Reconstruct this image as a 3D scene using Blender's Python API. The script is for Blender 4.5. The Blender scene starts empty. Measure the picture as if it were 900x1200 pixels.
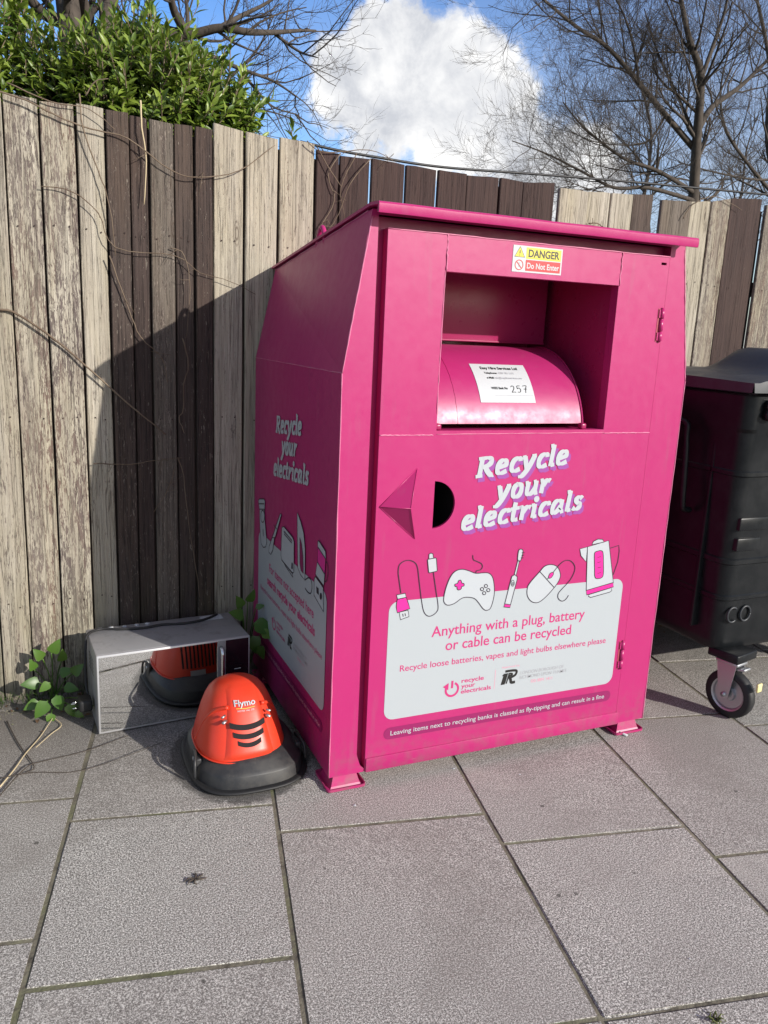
import bpy, bmesh, math, random
from mathutils import Vector, Matrix, noise
from mathutils.geometry import tessellate_polygon
R_ = math.radians
rnd = random.Random(7)
sc = bpy.context.scene
COL = sc.collection

# ------------------------------------------------------------------ camera
CF, CP, CR, CYW, CX, CY, CH = 929.4805, 0.22249, 0.04623, 0.42032, -0.80930, -2.14640, 1.45
CF, CP, CR, CYW, CX, CY = 929.480539, 0.222458, 0.046204, 0.420337, -0.809308, -2.146428
FW = Vector((math.sin(CYW)*math.cos(CP), math.cos(CYW)*math.cos(CP), -math.sin(CP)))
R0 = Vector((math.cos(CYW), -math.sin(CYW), 0)); U0 = R0.cross(FW)
RT = R0*math.cos(CR) + U0*math.sin(CR); UP = -R0*math.sin(CR) + U0*math.cos(CR)
CAM = Vector((CX, CY, CH))
cd = bpy.data.cameras.new('camera'); cam = bpy.data.objects.new('camera', cd); COL.objects.link(cam)
cd.sensor_fit = 'HORIZONTAL'; cd.sensor_width = 36; cd.lens = CF/900*36; cd.clip_end = 3000; cd.clip_start = .05
m3 = Matrix((RT, UP, -FW)).transposed(); cam.matrix_world = Matrix.Translation(CAM) @ m3.to_4x4()
sc.camera = cam

def at(u, v, axis, c):
    """world point of the place seen at (u, v) on the plane axis = c"""
    d = FW + RT*((u-450)/CF) - UP*((v-600)/CF)
    i = 'xyz'.index(axis); t = (c - CAM[i])/d[i]
    return CAM + d*t

# ------------------------------------------------------------------ mesh helpers
class MB:
    def __init__(s): s.v = []; s.f = []; s.m = []; s.sm = []; s.att = None
    def add(s, vs, fs, mi=0, smooth=False):
        b = len(s.v); s.v += [tuple(p) for p in vs]
        for f in fs: s.f.append(tuple(i+b for i in f)); s.m.append(mi); s.sm.append(smooth)
        return b
    def box(s, a, b, mi=0):
        x0, y0, z0 = a; x1, y1, z1 = b
        s.add([(x0,y0,z0),(x1,y0,z0),(x1,y1,z0),(x0,y1,z0),(x0,y0,z1),(x1,y0,z1),(x1,y1,z1),(x0,y1,z1)],
              [(0,3,2,1),(4,5,6,7),(0,1,5,4),(1,2,6,5),(2,3,7,6),(3,0,4,7)], mi)
    def rbox(s, a, b, r, mi=0, seg=2, M=None, smooth=True):
        bm = bmesh.new(); bmesh.ops.create_cube(bm, size=1)
        for v in bm.verts: v.co = Vector([ (a[i]+b[i])/2 + v.co[i]*(b[i]-a[i]) for i in range(3)])
        bmesh.ops.bevel(bm, geom=list(bm.edges)+list(bm.verts), offset=r, segments=seg, affect='EDGES', profile=.5)
        bm.verts.index_update()
        vs = [ (M @ v.co if M else v.co.copy()) for v in bm.verts]; fs = [[v.index for v in f.verts] for f in bm.faces]
        s.add(vs, fs, mi, smooth); bm.free()
    def tube(s, pts, r, n=8, mi=0, smooth=True, cap=True):
        pts = [Vector(p) for p in pts]; k = len(pts)
        rr = r if isinstance(r, (list, tuple)) else [r]*k
        t0 = (pts[1]-pts[0]).normalized(); a = Vector((0,0,1)) if abs(t0.z) < .9 else Vector((1,0,0))
        nx = t0.cross(a).normalized(); vs = []
        for i, p in enumerate(pts):
            t = ((pts[min(i+1,k-1)] - pts[max(i-1,0)])).normalized()
            nx = nx - t*nx.dot(t)
            nx = nx.normalized() if nx.length > 1e-6 else t.orthogonal().normalized()
            ny = t.cross(nx)
            for j in range(n):
                an = 2*math.pi*j/n; vs.append(p + (nx*math.cos(an)+ny*math.sin(an))*rr[i])
        fs = [(i*n+j, i*n+(j+1)%n, (i+1)*n+(j+1)%n, (i+1)*n+j) for i in range(k-1) for j in range(n)]
        if cap and n > 2: fs += [tuple(range(n))[::-1], tuple((k-1)*n+j for j in range(n))]
        s.add(vs, fs, mi, smooth)
    def rings(s, rs, mi=0, smooth=True, capb=False, capt=False, close=True):
        n = len(rs[0]); k = len(rs); vs = [p for r in rs for p in r]
        fs = [(i*n+j, i*n+(j+1)%n, (i+1)*n+(j+1)%n, (i+1)*n+j) for i in range(k-1) for j in range(n if close else n-1)]
        if capb: fs.append(tuple(range(n))[::-1])
        if capt: fs.append(tuple((k-1)*n+j for j in range(n)))
        s.add(vs, fs, mi, smooth)
    def build(s, name, mats, parent=None, loc=None, sharp=None):
        me = bpy.data.meshes.new(name); me.from_pydata(s.v, [], s.f)
        for m in (mats if isinstance(mats, (list, tuple)) else [mats]): me.materials.append(m)
        me.polygons.foreach_set('material_index', s.m); me.polygons.foreach_set('use_smooth', s.sm)
        if s.att: 
            ca = me.color_attributes.new('tone', 'FLOAT_COLOR', 'POINT')
            for i, c in enumerate(s.att): ca.data[i].color = c
        me.validate(); me.update()
        if sharp is not None:
            try: me.set_sharp_from_angle(angle=R_(sharp))
            except Exception: pass
        o = bpy.data.objects.new(name, me); COL.objects.link(o)
        if parent: o.parent = parent
        if loc: o.location = loc
        return o
def tag(o, label=None, cat=None, group=None, kind=None):
    for k, v in (('label', label), ('category', cat), ('group', group), ('kind', kind)):
        if v: o[k] = v
    return o
def empty(name, loc=(0,0,0), rz=0, **kw):
    o = bpy.data.objects.new(name, None); COL.objects.link(o); o.location = loc; o.rotation_euler.z = rz
    o.empty_display_size = .1
    return tag(o, **kw)

# ------------------------------------------------------------------ materials
def mat(name, col=(.5,.5,.5), rough=.5, metal=0, **kw):
    m = bpy.data.materials.new(name); m.use_nodes = True
    b = m.node_tree.nodes['Principled BSDF']
    b.inputs['Base Color'].default_value = (*col, 1); b.inputs['Roughness'].default_value = rough; b.inputs['Metallic'].default_value = metal
    for k, v in kw.items(): b.inputs[k.replace('_', ' ')].default_value = v
    return m
class NT:
    def __init__(s, m): s.t = m.node_tree; s.b = s.t.nodes.get('Principled BSDF')
    def n(s, typ, ins=None, **at_):
        nd = s.t.nodes.new(typ)
        for k, v in at_.items(): setattr(nd, k, v)
        for k, v in (ins or {}).items():
            if isinstance(v, bpy.types.NodeSocket): s.t.links.new(v, nd.inputs[k])
            else: nd.inputs[k].default_value = v
        return nd
    def l(s, a, b): s.t.links.new(a, b)
    def noise(s, vec, scale, detail=4, rough=.55, dist=0, dim='3D'):
        return s.n('ShaderNodeTexNoise', {'Vector': vec, 'Scale': scale, 'Detail': detail, 'Roughness': rough, 'Distortion': dist}).outputs['Fac']
    def ramp(s, fac, stops):
        r = s.n('ShaderNodeValToRGB', {'Fac': fac}); e = r.color_ramp.elements
        while len(e) > 1: e.remove(e[-1])
        for i, (p, c) in enumerate(stops):
            el = e[0] if i == 0 else e.new(p)
            el.position = p; el.color = c if len(c) == 4 else (*c, 1)
        return r.outputs['Color']
    def rng(s, fac, a, b, c=0, d=1):
        return s.n('ShaderNodeMapRange', {'Value': fac, 'From Min': a, 'From Max': b, 'To Min': c, 'To Max': d}).outputs['Result']
    def math(s, op, a, b=0, c=0):
        nd = s.n('ShaderNodeMath', operation=op)
        for i, v in enumerate((a, b, c)):
            if isinstance(v, bpy.types.NodeSocket): s.l(v, nd.inputs[i])
            else: nd.inputs[i].default_value = v
        return nd.outputs[0]
    def mix(s, fac, a, b, bt='MIX'):
        nd = s.n('ShaderNodeMix', data_type='RGBA', blend_type=bt)
        for i, v in ((0, fac), (6, a), (7, b)):
            if isinstance(v, bpy.types.NodeSocket): s.l(v, nd.inputs[i])
            else: nd.inputs[i].default_value = (v if i == 0 or len(v) == 4 else (*v, 1))
        return nd.outputs[2]
    def obj(s, scale=(1,1,1)):
        tc = s.n('ShaderNodeTexCoord').outputs['Object']
        if scale == (1,1,1): return tc
        return s.n('ShaderNodeVectorMath', {0: tc, 1: scale}, operation='MULTIPLY').outputs[0]
    def bump(s, h, strength=.3, dist=.01):
        b = s.n('ShaderNodeBump', {'Height': h, 'Strength': strength, 'Distance': dist}); s.l(b.outputs[0], s.b.inputs['Normal'])

M = {}
def paint(name, col, rough=.38, dirt=.5):
    m = mat(name, col, rough); t = NT(m); o = t.obj()
    n1 = t.noise(o, 3.2, 6, .65); n2 = t.noise(o, 26, 4, .6)
    c = t.mix(t.rng(n1, .35, .75), (*[x*1.01 for x in col],), (*[x*.94 for x in col],))
    sp = t.noise(o, 120, 3, .7)
    c = t.mix(t.math('MULTIPLY', t.rng(sp, .70, .78), .35*dirt), c, (.25,.12,.13))
    st = t.noise(t.obj((22,22,2.2)), 1, 4, .6)
    c = t.mix(t.math('MULTIPLY', t.rng(st, .60, .80), .38*dirt), c, (.30,.10,.16))
    # chips and scratches worn down to the pale primer
    sx_ = t.noise(t.obj((5,5,190)), 1, 3, .6); sy_ = t.noise(t.obj((150,150,9)), 1, 3, .6); reg = t.noise(o, 5.5, 4, .6)
    scr = t.math('MAXIMUM', t.rng(sx_, .735, .76), t.rng(sy_, .74, .765))
    c = t.mix(t.math('MULTIPLY', t.math('MULTIPLY', scr, t.rng(reg, .52, .60)), .55*dirt), c, (.62,.26,.38))
    chp = t.noise(o, 62, 5, .7)
    c = t.mix(t.math('MULTIPLY', t.rng(chp, .745, .76), .8*dirt), c, (.16,.05,.05))
    # grime splashed up from the paving
    zz = t.n('ShaderNodeSeparateXYZ', {0: o}).outputs['Z']
    g = t.math('MULTIPLY', t.rng(zz, .22, .05), t.rng(n2, .42, .72))
    c = t.mix(t.math('MULTIPLY', g, .45*dirt), c, (.20,.12,.12))
    t.l(c, t.b.inputs['Base Color'])
    t.l(t.rng(n2, .3, .8, rough*.85, rough*1.25), t.b.inputs['Roughness'])
    t.bump(t.math('ADD', t.math('MULTIPLY', n1, 1.0), t.math('MULTIPLY', t.noise(o, 300, 2), .02)), .14, .006)
    return m
M['pink'] = paint('pink_paint', (.43,.021,.143), .34, 1)
M['pinkshade'] = paint('pink_paint_shaded', (.34,.018,.10), .30, 1)  # same pink, darkened in colour to deepen the shade inside the chute
M['pinkdrum'] = paint('pink_paint_glossy', (.40,.022,.135), .40, .6)
M['seam'] = paint('worn_weld_highlight_paint', (.60,.17,.30), .4, 1)  # worn weld pink, lightened so the beads' pale highlights sit in the colour
M['rust'] = mat('worn_edge', (.35,.05,.08), .6)
M['dark_shade'] = mat('painted_opening_shade', (.012,.010,.011), .9)  # near-black colour standing in for shade inside openings
M['vinyl'] = mat('white_vinyl', (.40,.435,.46), .35)
M['vinyl2'] = mat('white_vinyl_text', (.44,.47,.50), .4)
M['viol'] = mat('violet_shadow_vinyl', (.28,.06,.30), .4)
M['line'] = mat('dark_outline_vinyl', (.03,.02,.035), .4)
M['hot'] = mat('magenta_vinyl', (.66,.02,.27), .4)
M['pill'] = mat('plum_vinyl', (.25,.012,.10), .4)
M['ptext'] = mat('pink_text_vinyl', (.50,.03,.17), .4)
M['greytext'] = mat('grey_text_vinyl', (.35,.35,.38), .4)
M['palepink'] = mat('pale_pink_vinyl', (.70,.32,.42), .4)
M['yellow'] = mat('yellow_vinyl', (.70,.60,.05), .35)
M['red'] = mat('red_vinyl', (.52,.03,.035), .35)
M['black'] = mat('black_vinyl', (.012,.012,.012), .4)
M['paper'] = mat('label_paper', (.50,.52,.54), .5)

# wood
def wood():
    m = mat('weathered_boards', (.3,.27,.2), .85); t = NT(m)
    a = t.n('ShaderNodeAttribute', attribute_name='tone'); sx = t.n('ShaderNodeSeparateColor', {0: a.outputs['Color']})
    pale, seed, blot = sx.outputs[0], sx.outputs[1], sx.outputs[2]
    tc = t.n('ShaderNodeTexCoord').outputs['Object']
    off = t.n('ShaderNodeCombineXYZ', {0: t.math('MULTIPLY', seed, 37.0), 2: t.math('MULTIPLY', seed, 91.0)}).outputs[0]
    v0 = t.n('ShaderNodeVectorMath', {0: tc, 1: off}, operation='ADD').outputs[0]
    def sc_(s): return t.n('ShaderNodeVectorMath', {0: v0, 1: s}, operation='MULTIPLY').outputs[0]
    grain = t.noise(sc_((160,60,3.2)), 1, 6, .65, .6)
    fine = t.noise(sc_((420,100,14)), 1, 4, .6)
    mid = t.noise(sc_((48,20,5.5)), 1, 9, .74, 1.0)
    big = t.noise(sc_((7,5,1.3)), 1, 5, .6, .4)
    flk = t.noise(sc_((210,50,34)), 1, 6, .68, .8)
    # pale silvered wood
    pc = t.mix(t.rng(grain, .32, .68), (.54,.495,.405), (.31,.28,.225))
    pc = t.mix(t.rng(big, .40, .68), pc, (.41,.365,.265))
    pc = t.mix(t.math('MULTIPLY', t.rng(fine, .55, .75), .5), pc, (.17,.14,.11))
    # dark stain remaining in streaks
    th = t.math('SUBTRACT', .635, t.math('MULTIPLY', blot, .135))
    e = t.math('ADD', t.math('MULTIPLY', mid, .5), t.math('MULTIPLY', flk, .5))
    bm_ = t.math('MULTIPLY', t.rng(t.math('SUBTRACT', e, th), -.012, .022), t.rng(flk, .40, .48))
    pc = t.mix(t.math('MULTIPLY', t.rng(t.noise(sc_((26,14,2.2)), 1, 7, .7), .50, .64), t.math('MULTIPLY', blot, .75)), pc, (.235,.19,.155))
    spc = t.noise(sc_((230,60,70)), 1, 5, .75)
    pc = t.mix(t.math('MULTIPLY', t.rng(spc, .58, .68), .6), pc, (.13,.10,.085))
    pc = t.mix(t.math('MULTIPLY', bm_, .85), pc, t.mix(t.rng(big, .45, .6), (.075,.050,.052), (.135,.075,.060)))
    # dark stained board with pale flecks
    dc = t.mix(t.rng(grain, .3, .7), (.070,.048,.040), (.030,.020,.017))
    dc = t.mix(t.rng(big, .45, .7), dc, (.080,.052,.038))
    fm = t.rng(t.math('SUBTRACT', t.math('ADD', t.math('MULTIPLY', flk, .7), t.math('MULTIPLY', mid, .3)), t.math('SUBTRACT', .640, t.math('MULTIPLY', blot, .12))), 0, .02)
    dc = t.mix(t.math('MULTIPLY', fm, .85), dc, (.33,.285,.23))
    # drying cracks and raised dark fibres
    cr_ = t.noise(sc_((75,30,1.1)), 1, 5, .6, .8); ck = t.rng(t.math('ABSOLUTE', t.math('SUBTRACT', cr_, .5)), .016, .003)
    ck2 = t.rng(t.noise(sc_((300,60,2.6)), 1, 4, .7), .56, .66)
    pc = t.mix(t.math('MULTIPLY', ck, .6), pc, (.10,.08,.065)); pc = t.mix(t.math('MULTIPLY', ck2, .45), pc, (.20,.17,.135))
    pc = t.mix(t.math('MULTIPLY', t.rng(t.noise(sc_((12,8,.9)), 1, 6, .65), .48, .66), .55), pc, (.27,.235,.19))
    dc = t.mix(t.math('MULTIPLY', ck, .7), dc, (.008,.006,.006)); dc = t.mix(t.math('MULTIPLY', ck2, .35), dc, (.10,.075,.066))
    dc = t.mix(t.math('SUBTRACT', 1.0, a.outputs['Alpha']), dc, t.mix(t.rng(grain, .3, .7), (.062,.030,.026), (.026,.013,.012)))
    c = t.mix(t.rng(pale, .10, .72), dc, pc)
    # knots
    kn = t.n('ShaderNodeTexVoronoi', {'Vector': sc_((7.5,1.5,2.1)), 'Scale': 1.0}).outputs['Distance']
    kr = t.math('SINE', t.math('MULTIPLY', kn, 150.0))
    km = t.math('MULTIPLY', t.rng(kn, .15, .055), t.rng(kr, -.4, .9, .35, 1))
    c = t.mix(t.math('MULTIPLY', km, .75), c, (.075,.05,.035))
    # algae near the bottom
    zz = t.n('ShaderNodeSeparateXYZ', {0: tc}).outputs['Z']
    g = t.math('MULTIPLY', t.rng(zz, .55, .0), t.rng(t.noise(sc_((9,5,2)), 1, 5), .42, .68))
    c = t.mix(t.math('MULTIPLY', g, .55), c, (.10,.115,.035))
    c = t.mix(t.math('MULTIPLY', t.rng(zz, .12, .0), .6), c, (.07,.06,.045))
    t.l(c, t.b.inputs['Base Color'])
    h = t.math('ADD', t.math('MULTIPLY', grain, .7), t.math('MULTIPLY', fine, .3))
    h = t.math('SUBTRACT', t.math('SUBTRACT', h, t.math('MULTIPLY', bm_, .15)), t.math('MULTIPLY', ck, .5))
    t.bump(h, .85, .005)
    return m
M['wood'] = wood()

def paving():
    m = mat('granite_paving', (.3,.28,.27), .8); t = NT(m); o = t.obj()
    rpi = t.n('ShaderNodeNewGeometry').outputs['Random Per Island']
    g1 = t.noise(o, 215, 4, .8); g2 = t.noise(o, 420, 2, .6); b1 = t.noise(o, 2.1, 6, .6); b2 = t.noise(o, 13, 5, .6)
    e = t.math('ADD', t.math('MULTIPLY', g1, .6), t.math('MULTIPLY', g2, .4))
    c = t.ramp(e, [(.42,(.058,.055,.051)), (.475,(.215,.206,.191)), (.525,(.395,.380,.352)), (.575,(.88,.86,.81))])
    c = t.mix(t.math('MULTIPLY', t.rng(rpi, 0, 1), .34), c, (.25,.225,.205))
    c = t.mix(t.math('MULTIPLY', t.rng(b1, .42, .72), .30), c, (.24,.215,.20))
    c = t.mix(t.math('MULTIPLY', t.rng(b2, .55, .75), .25), c, (.22,.20,.18))
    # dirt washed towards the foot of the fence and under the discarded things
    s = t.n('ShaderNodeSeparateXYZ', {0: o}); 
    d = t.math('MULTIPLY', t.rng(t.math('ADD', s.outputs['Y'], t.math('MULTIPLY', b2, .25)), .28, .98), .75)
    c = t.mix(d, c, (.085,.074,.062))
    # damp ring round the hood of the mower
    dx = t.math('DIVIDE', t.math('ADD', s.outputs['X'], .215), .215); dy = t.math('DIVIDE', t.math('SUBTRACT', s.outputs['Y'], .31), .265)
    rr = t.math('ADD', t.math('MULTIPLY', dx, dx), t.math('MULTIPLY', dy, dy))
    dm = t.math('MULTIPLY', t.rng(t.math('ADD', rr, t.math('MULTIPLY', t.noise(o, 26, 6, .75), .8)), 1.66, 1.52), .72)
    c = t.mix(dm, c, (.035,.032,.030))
    big_ = t.noise(o, 1.1, 7, .68, .5)
    c = t.mix(t.math('MULTIPLY', t.rng(big_, .54, .62), .22), c, (.17,.15,.13)); c = t.mix(t.math('MULTIPLY', t.rng(big_, .44, .38), .14), c, (.62,.58,.52))
    sp = t.noise(o, 9, 2); spk = t.n('ShaderNodeTexVoronoi', {'Vector': o, 'Scale': 7.0, 'Randomness': 1.0}).outputs['Distance']
    c = t.mix(t.math('MULTIPLY', t.rng(t.math('ADD', spk, t.math('MULTIPLY', t.noise(o, 60, 3), .03)), .068, .058), .75), c, (.05,.045,.04))
    t.l(c, t.b.inputs['Base Color'])
    t.bump(t.math('ADD', e, t.math('MULTIPLY', b2, .5)), .32, .003)
    return m
M['pave'] = paving()
def soil():
    m = mat('joint_mortar', (.08,.07,.055), .95); t = NT(m); o = t.obj()
    c = t.ramp(t.noise(o, 18, 6, .7), [(.35,(.09,.08,.06)), (.5,(.17,.155,.115)), (.7,(.26,.24,.18))])
    c = t.mix(t.math('MULTIPLY', t.rng(t.noise(o, 4.5, 6, .7), .50, .62), .6), c, (.10,.12,.04)); t.l(c, t.b.inputs['Base Color']); t.bump(t.noise(o, 120, 4), .8, .004); return m
M['joint'] = soil()
def ground_m():
    m = mat('far_ground', (.14,.13,.11), .9); t = NT(m); o = t.obj()
    c = t.ramp(t.noise(o, .8, 8, .65), [(.35,(.05,.06,.03)), (.6,(.12,.11,.08))]); t.l(c, t.b.inputs['Base Color']); return m
M['ground'] = ground_m()

def steel():
    m = mat('brushed_steel', (.36,.36,.37), .42, .35); t = NT(m)
    n = t.noise(t.obj((6,260,260)), 1, 3); n2 = t.noise(t.obj(), 14, 5, .65)
    t.l(t.rng(n2, .3, .7, .34, .55), t.b.inputs['Roughness'])
    t.l(t.mix(t.rng(n2, .52, .75), (.40,.40,.41), (.26,.255,.25)), t.b.inputs['Base Color']); t.bump(n, .08, .001); return m
M['steel'] = steel()
def mirror():
    m = mat('mirror_glass', (.84,.85,.84), .03, 1.0); t = NT(m)
    n2 = t.noise(t.obj(), 9, 6, .7); t.l(t.rng(n2, .45, .8, .02, .10), t.b.inputs['Roughness']); return m
M['mirror'] = mirror()
M['frame'] = mat('silver_trim', (.62,.62,.63), .35, .5)
M['chrome'] = mat('bright_metal', (.68,.68,.69), .22, 1)
M['zinc'] = mat('zinc_plate', (.50,.51,.53), .42, .9)
M['glossblack'] = mat('gloss_black_glass', (.02,.008,.014), .08)
M['rubber'] = mat('black_rubber', (.014,.014,.015), .6)
def orange_m():
    m = mat('orange_plastic', (.72,.050,.020), .36); t = NT(m); o = t.obj()
    n = t.noise(o, 9, 6, .7); sp = t.noise(o, 75, 4, .7)
    c = t.mix(t.math('MULTIPLY', t.rng(n, .45, .75), .35), (.72,.050,.020), (.50,.045,.024))
    c = t.mix(t.math('MULTIPLY', t.rng(sp, .62, .74), .4), c, (.35,.10,.05))
    t.l(c, t.b.inputs['Base Color']); t.l(t.rng(n, .3, .8, .28, .5), t.b.inputs['Roughness']); t.bump(sp, .05, .002); return m
M['orange'] = orange_m()
def dplastic(name, a, b, r):
    m = mat(name, a, r); t = NT(m); o = t.obj(); n = t.noise(o, 12, 6, .7); s2 = t.noise(t.obj((60,60,4)), 1, 4, .7)
    c = t.mix(t.math('MULTIPLY', t.rng(n, .42, .75), .7), a, b)
    c = t.mix(t.math('MULTIPLY', t.rng(s2, .62, .78), .35), c, tuple(x*2.2 for x in b))
    t.l(c, t.b.inputs['Base Color']); t.l(t.rng(n, .3, .8, r*.8, r*1.4), t.b.inputs['Roughness']); t.bump(t.noise(o, 220, 2), .06, .001); return m
M['deck'] = dplastic('charcoal_plastic', (.022,.023,.026), (.075,.070,.062), .45)
M['binp'] = dplastic('black_bin_plastic', (.008,.0095,.011), (.020,.021,.023), .33)
M['binp'].node_tree.nodes['Principled BSDF'].inputs['Specular IOR Level'].default_value = .28
M['binlid'] = dplastic('grey_bin_lid_plastic', (.022,.025,.030), (.045,.048,.055), .42)
M['brass'] = mat('pale_yellow_tag', (.72,.66,.32), .5)
def leafm(name, a, b, tr=.25):
    m = mat(name, a, .38); t = NT(m)
    r = t.n('ShaderNodeNewGeometry').outputs['Random Per Island']; n = t.noise(t.obj(), 30, 3)
    c = t.mix(r, a, b); c = t.mix(t.math('MULTIPLY', t.rng(n, .5, .8), .3), c, (.10,.12,.03))
    t.l(c, t.b.inputs['Base Color'])
    tl = t.n('ShaderNodeBsdfTranslucent', {'Color': c}); mx = t.n('ShaderNodeMixShader', {0: tr})
    out = t.t.nodes['Material Output']; t.l(t.b.outputs[0], mx.inputs[1]); t.l(tl.outputs[0], mx.inputs[2]); t.l(mx.outputs[0], out.inputs[0])
    return m
M['laurel'] = leafm('laurel_leaf', (.075,.14,.018), (.27,.36,.055), .28)
M['weed'] = leafm('weed_leaf', (.045,.125,.018), (.11,.21,.032), .25)
def barkm(name, a, b):
    m = mat(name, a, .9); t = NT(m); c = t.mix(t.rng(t.noise(t.obj((6,6,1.5)), 2, 6, .7), .35, .7), a, b); t.l(c, t.b.inputs['Base Color']); return m
M['bark'] = barkm('bark', (.045,.036,.029), (.10,.080,.064))
M['vine'] = barkm('vine_stem', (.11,.075,.05), (.22,.17,.12))
M['straw'] = mat('dry_straw', (.55,.45,.28), .8)
M['cable'] = mat('black_cable', (.015,.015,.017), .5)

# ------------------------------------------------------------------ flat decals
def fmap(a, b, h=0): return (a, -.0034 - h, b)
def smap(a, b, h=0): return (-.0012 - h, -a, b)
def fpx(x, y): p = at(x, y, 'y', 0); return (p.x, p.z)
def spx(x, y): p = at(x, y, 'x', 0); return (-p.y, p.z)
def smooth2(pts, closed=False, k=5):
    n = len(pts); out = []
    rng_ = range(n) if closed else range(n-1)
    for i in rng_:
        g = lambda j: pts[j % n] if closed else pts[max(0, min(n-1, j))]
        p0, p1, p2, p3 = g(i-1), g(i), g(i+1), g(i+2)
        for s in range(k):
            t = s/k
            out.append(tuple(.5*((2*p1[c]) + (-p0[c]+p2[c])*t + (2*p0[c]-5*p1[c]+4*p2[c]-p3[c])*t*t + (-p0[c]+3*p1[c]-3*p2[c]+p3[c])*t**3) for c in range(len(p1))))
    if not closed: out.append(tuple(pts[-1]))
    return out
def fill(mb, pts, fm, h, mi):
    tri = tessellate_polygon([[Vector((p[0], p[1], 0)) for p in pts]])
    mb.add([fm(p[0], p[1], h) for p in pts], [tuple(t) for t in tri], mi)
def stroke(mb, pts, w, fm, h, mi, closed=False):
    n = len(pts); P = [Vector(p[:2]) for p in pts]; vs = []
    for i in range(n):
        a = P[(i-1) % n] if closed or i > 0 else P[i]; b = P[(i+1) % n] if closed or i < n-1 else P[i]
        t = (b-a); t = t.normalized() if t.length > 1e-9 else Vector((1,0)); nn = Vector((-t.y, t.x))
        ww = (w if not callable(w) else w(t))/2
        for s in (1, -1): q = P[i] + nn*ww*s; vs.append(fm(q.x, q.y, h))
    fs = [(2*i, 2*i+1, (2*i+3) % (2*n), (2*i+2) % (2*n)) for i in range(n if closed else n-1)]
    mb.add(vs, fs, mi)
def ribbon(mb, pts, w, fm, h, mi):
    n = len(pts); P = [Vector(p[:2]) for p in pts]; E_ = []
    for i in range(n):
        t = (P[min(n-1, i+1)] - P[max(0, i-1)]).normalized(); nn = Vector((-t.y, t.x)); ww = w(t)/2
        E_.append((P[i]+nn*ww, P[i]-nn*ww))
    for i in range(n-1):
        q = (E_[i][0], E_[i][1], E_[i+1][1], E_[i+1][0])
        mb.add([fm(p.x, p.y, h + 4e-6*i) for p in q], [(0,1,2),(0,2,3)], mi)
def circ(c, r, n=16, ry=None): return [(c[0]+r*math.cos(2*math.pi*i/n), c[1]+(ry or r)*math.sin(2*math.pi*i/n)) for i in range(n)]
def rrect(x0, y0, x1, y1, r, n=6):
    out = []
    for cx, cy, a in ((x1-r,y0+r,-90),(x1-r,y1-r,0),(x0+r,y1-r,90),(x0+r,y0+r,180)):
        for i in range(n+1): t = R_(a+90*i/n); out.append((cx+r*math.cos(t), cy+r*math.sin(t)))
    return out
_tc = {}
def textgeo(s, off=0):
    k = (s, off)
    if k in _tc: return _tc[k]
    cu = bpy.data.curves.new('t', 'FONT'); cu.body = s; cu.offset = off; cu.resolution_u = 5
    o = bpy.data.objects.new('t', cu); COL.objects.link(o); bpy.context.view_layer.update()
    me = bpy.data.meshes.new_from_object(o.evaluated_get(bpy.context.evaluated_depsgraph_get()))
    vs = [(v.co.x, v.co.y) for v in me.vertices]; fs = [tuple(p.vertices) for p in me.polygons]
    bpy.data.objects.remove(o); bpy.data.curves.remove(cu); bpy.data.meshes.remove(me)
    _tc[k] = (vs, fs); return vs, fs
def text(mb, s, a0, a1, base, height, fm, h, mi, off=.012, shear=0, slope=0):
    """height = cap height; the text is fitted between a0 and a1"""
    vs, fs = textgeo(s, off); xs = [v[0] for v in vs]; x0, x1 = min(xs), max(xs)
    cap = .70
    out = []
    for x, y in vs:
        u = (x-x0)/(x1-x0)*(a1-a0) + a0; v = y/cap*height
        out.append(fm(u + v*shear, base + v + (u-a0)*slope, h))
    mb.add(out, fs, mi)

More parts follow.
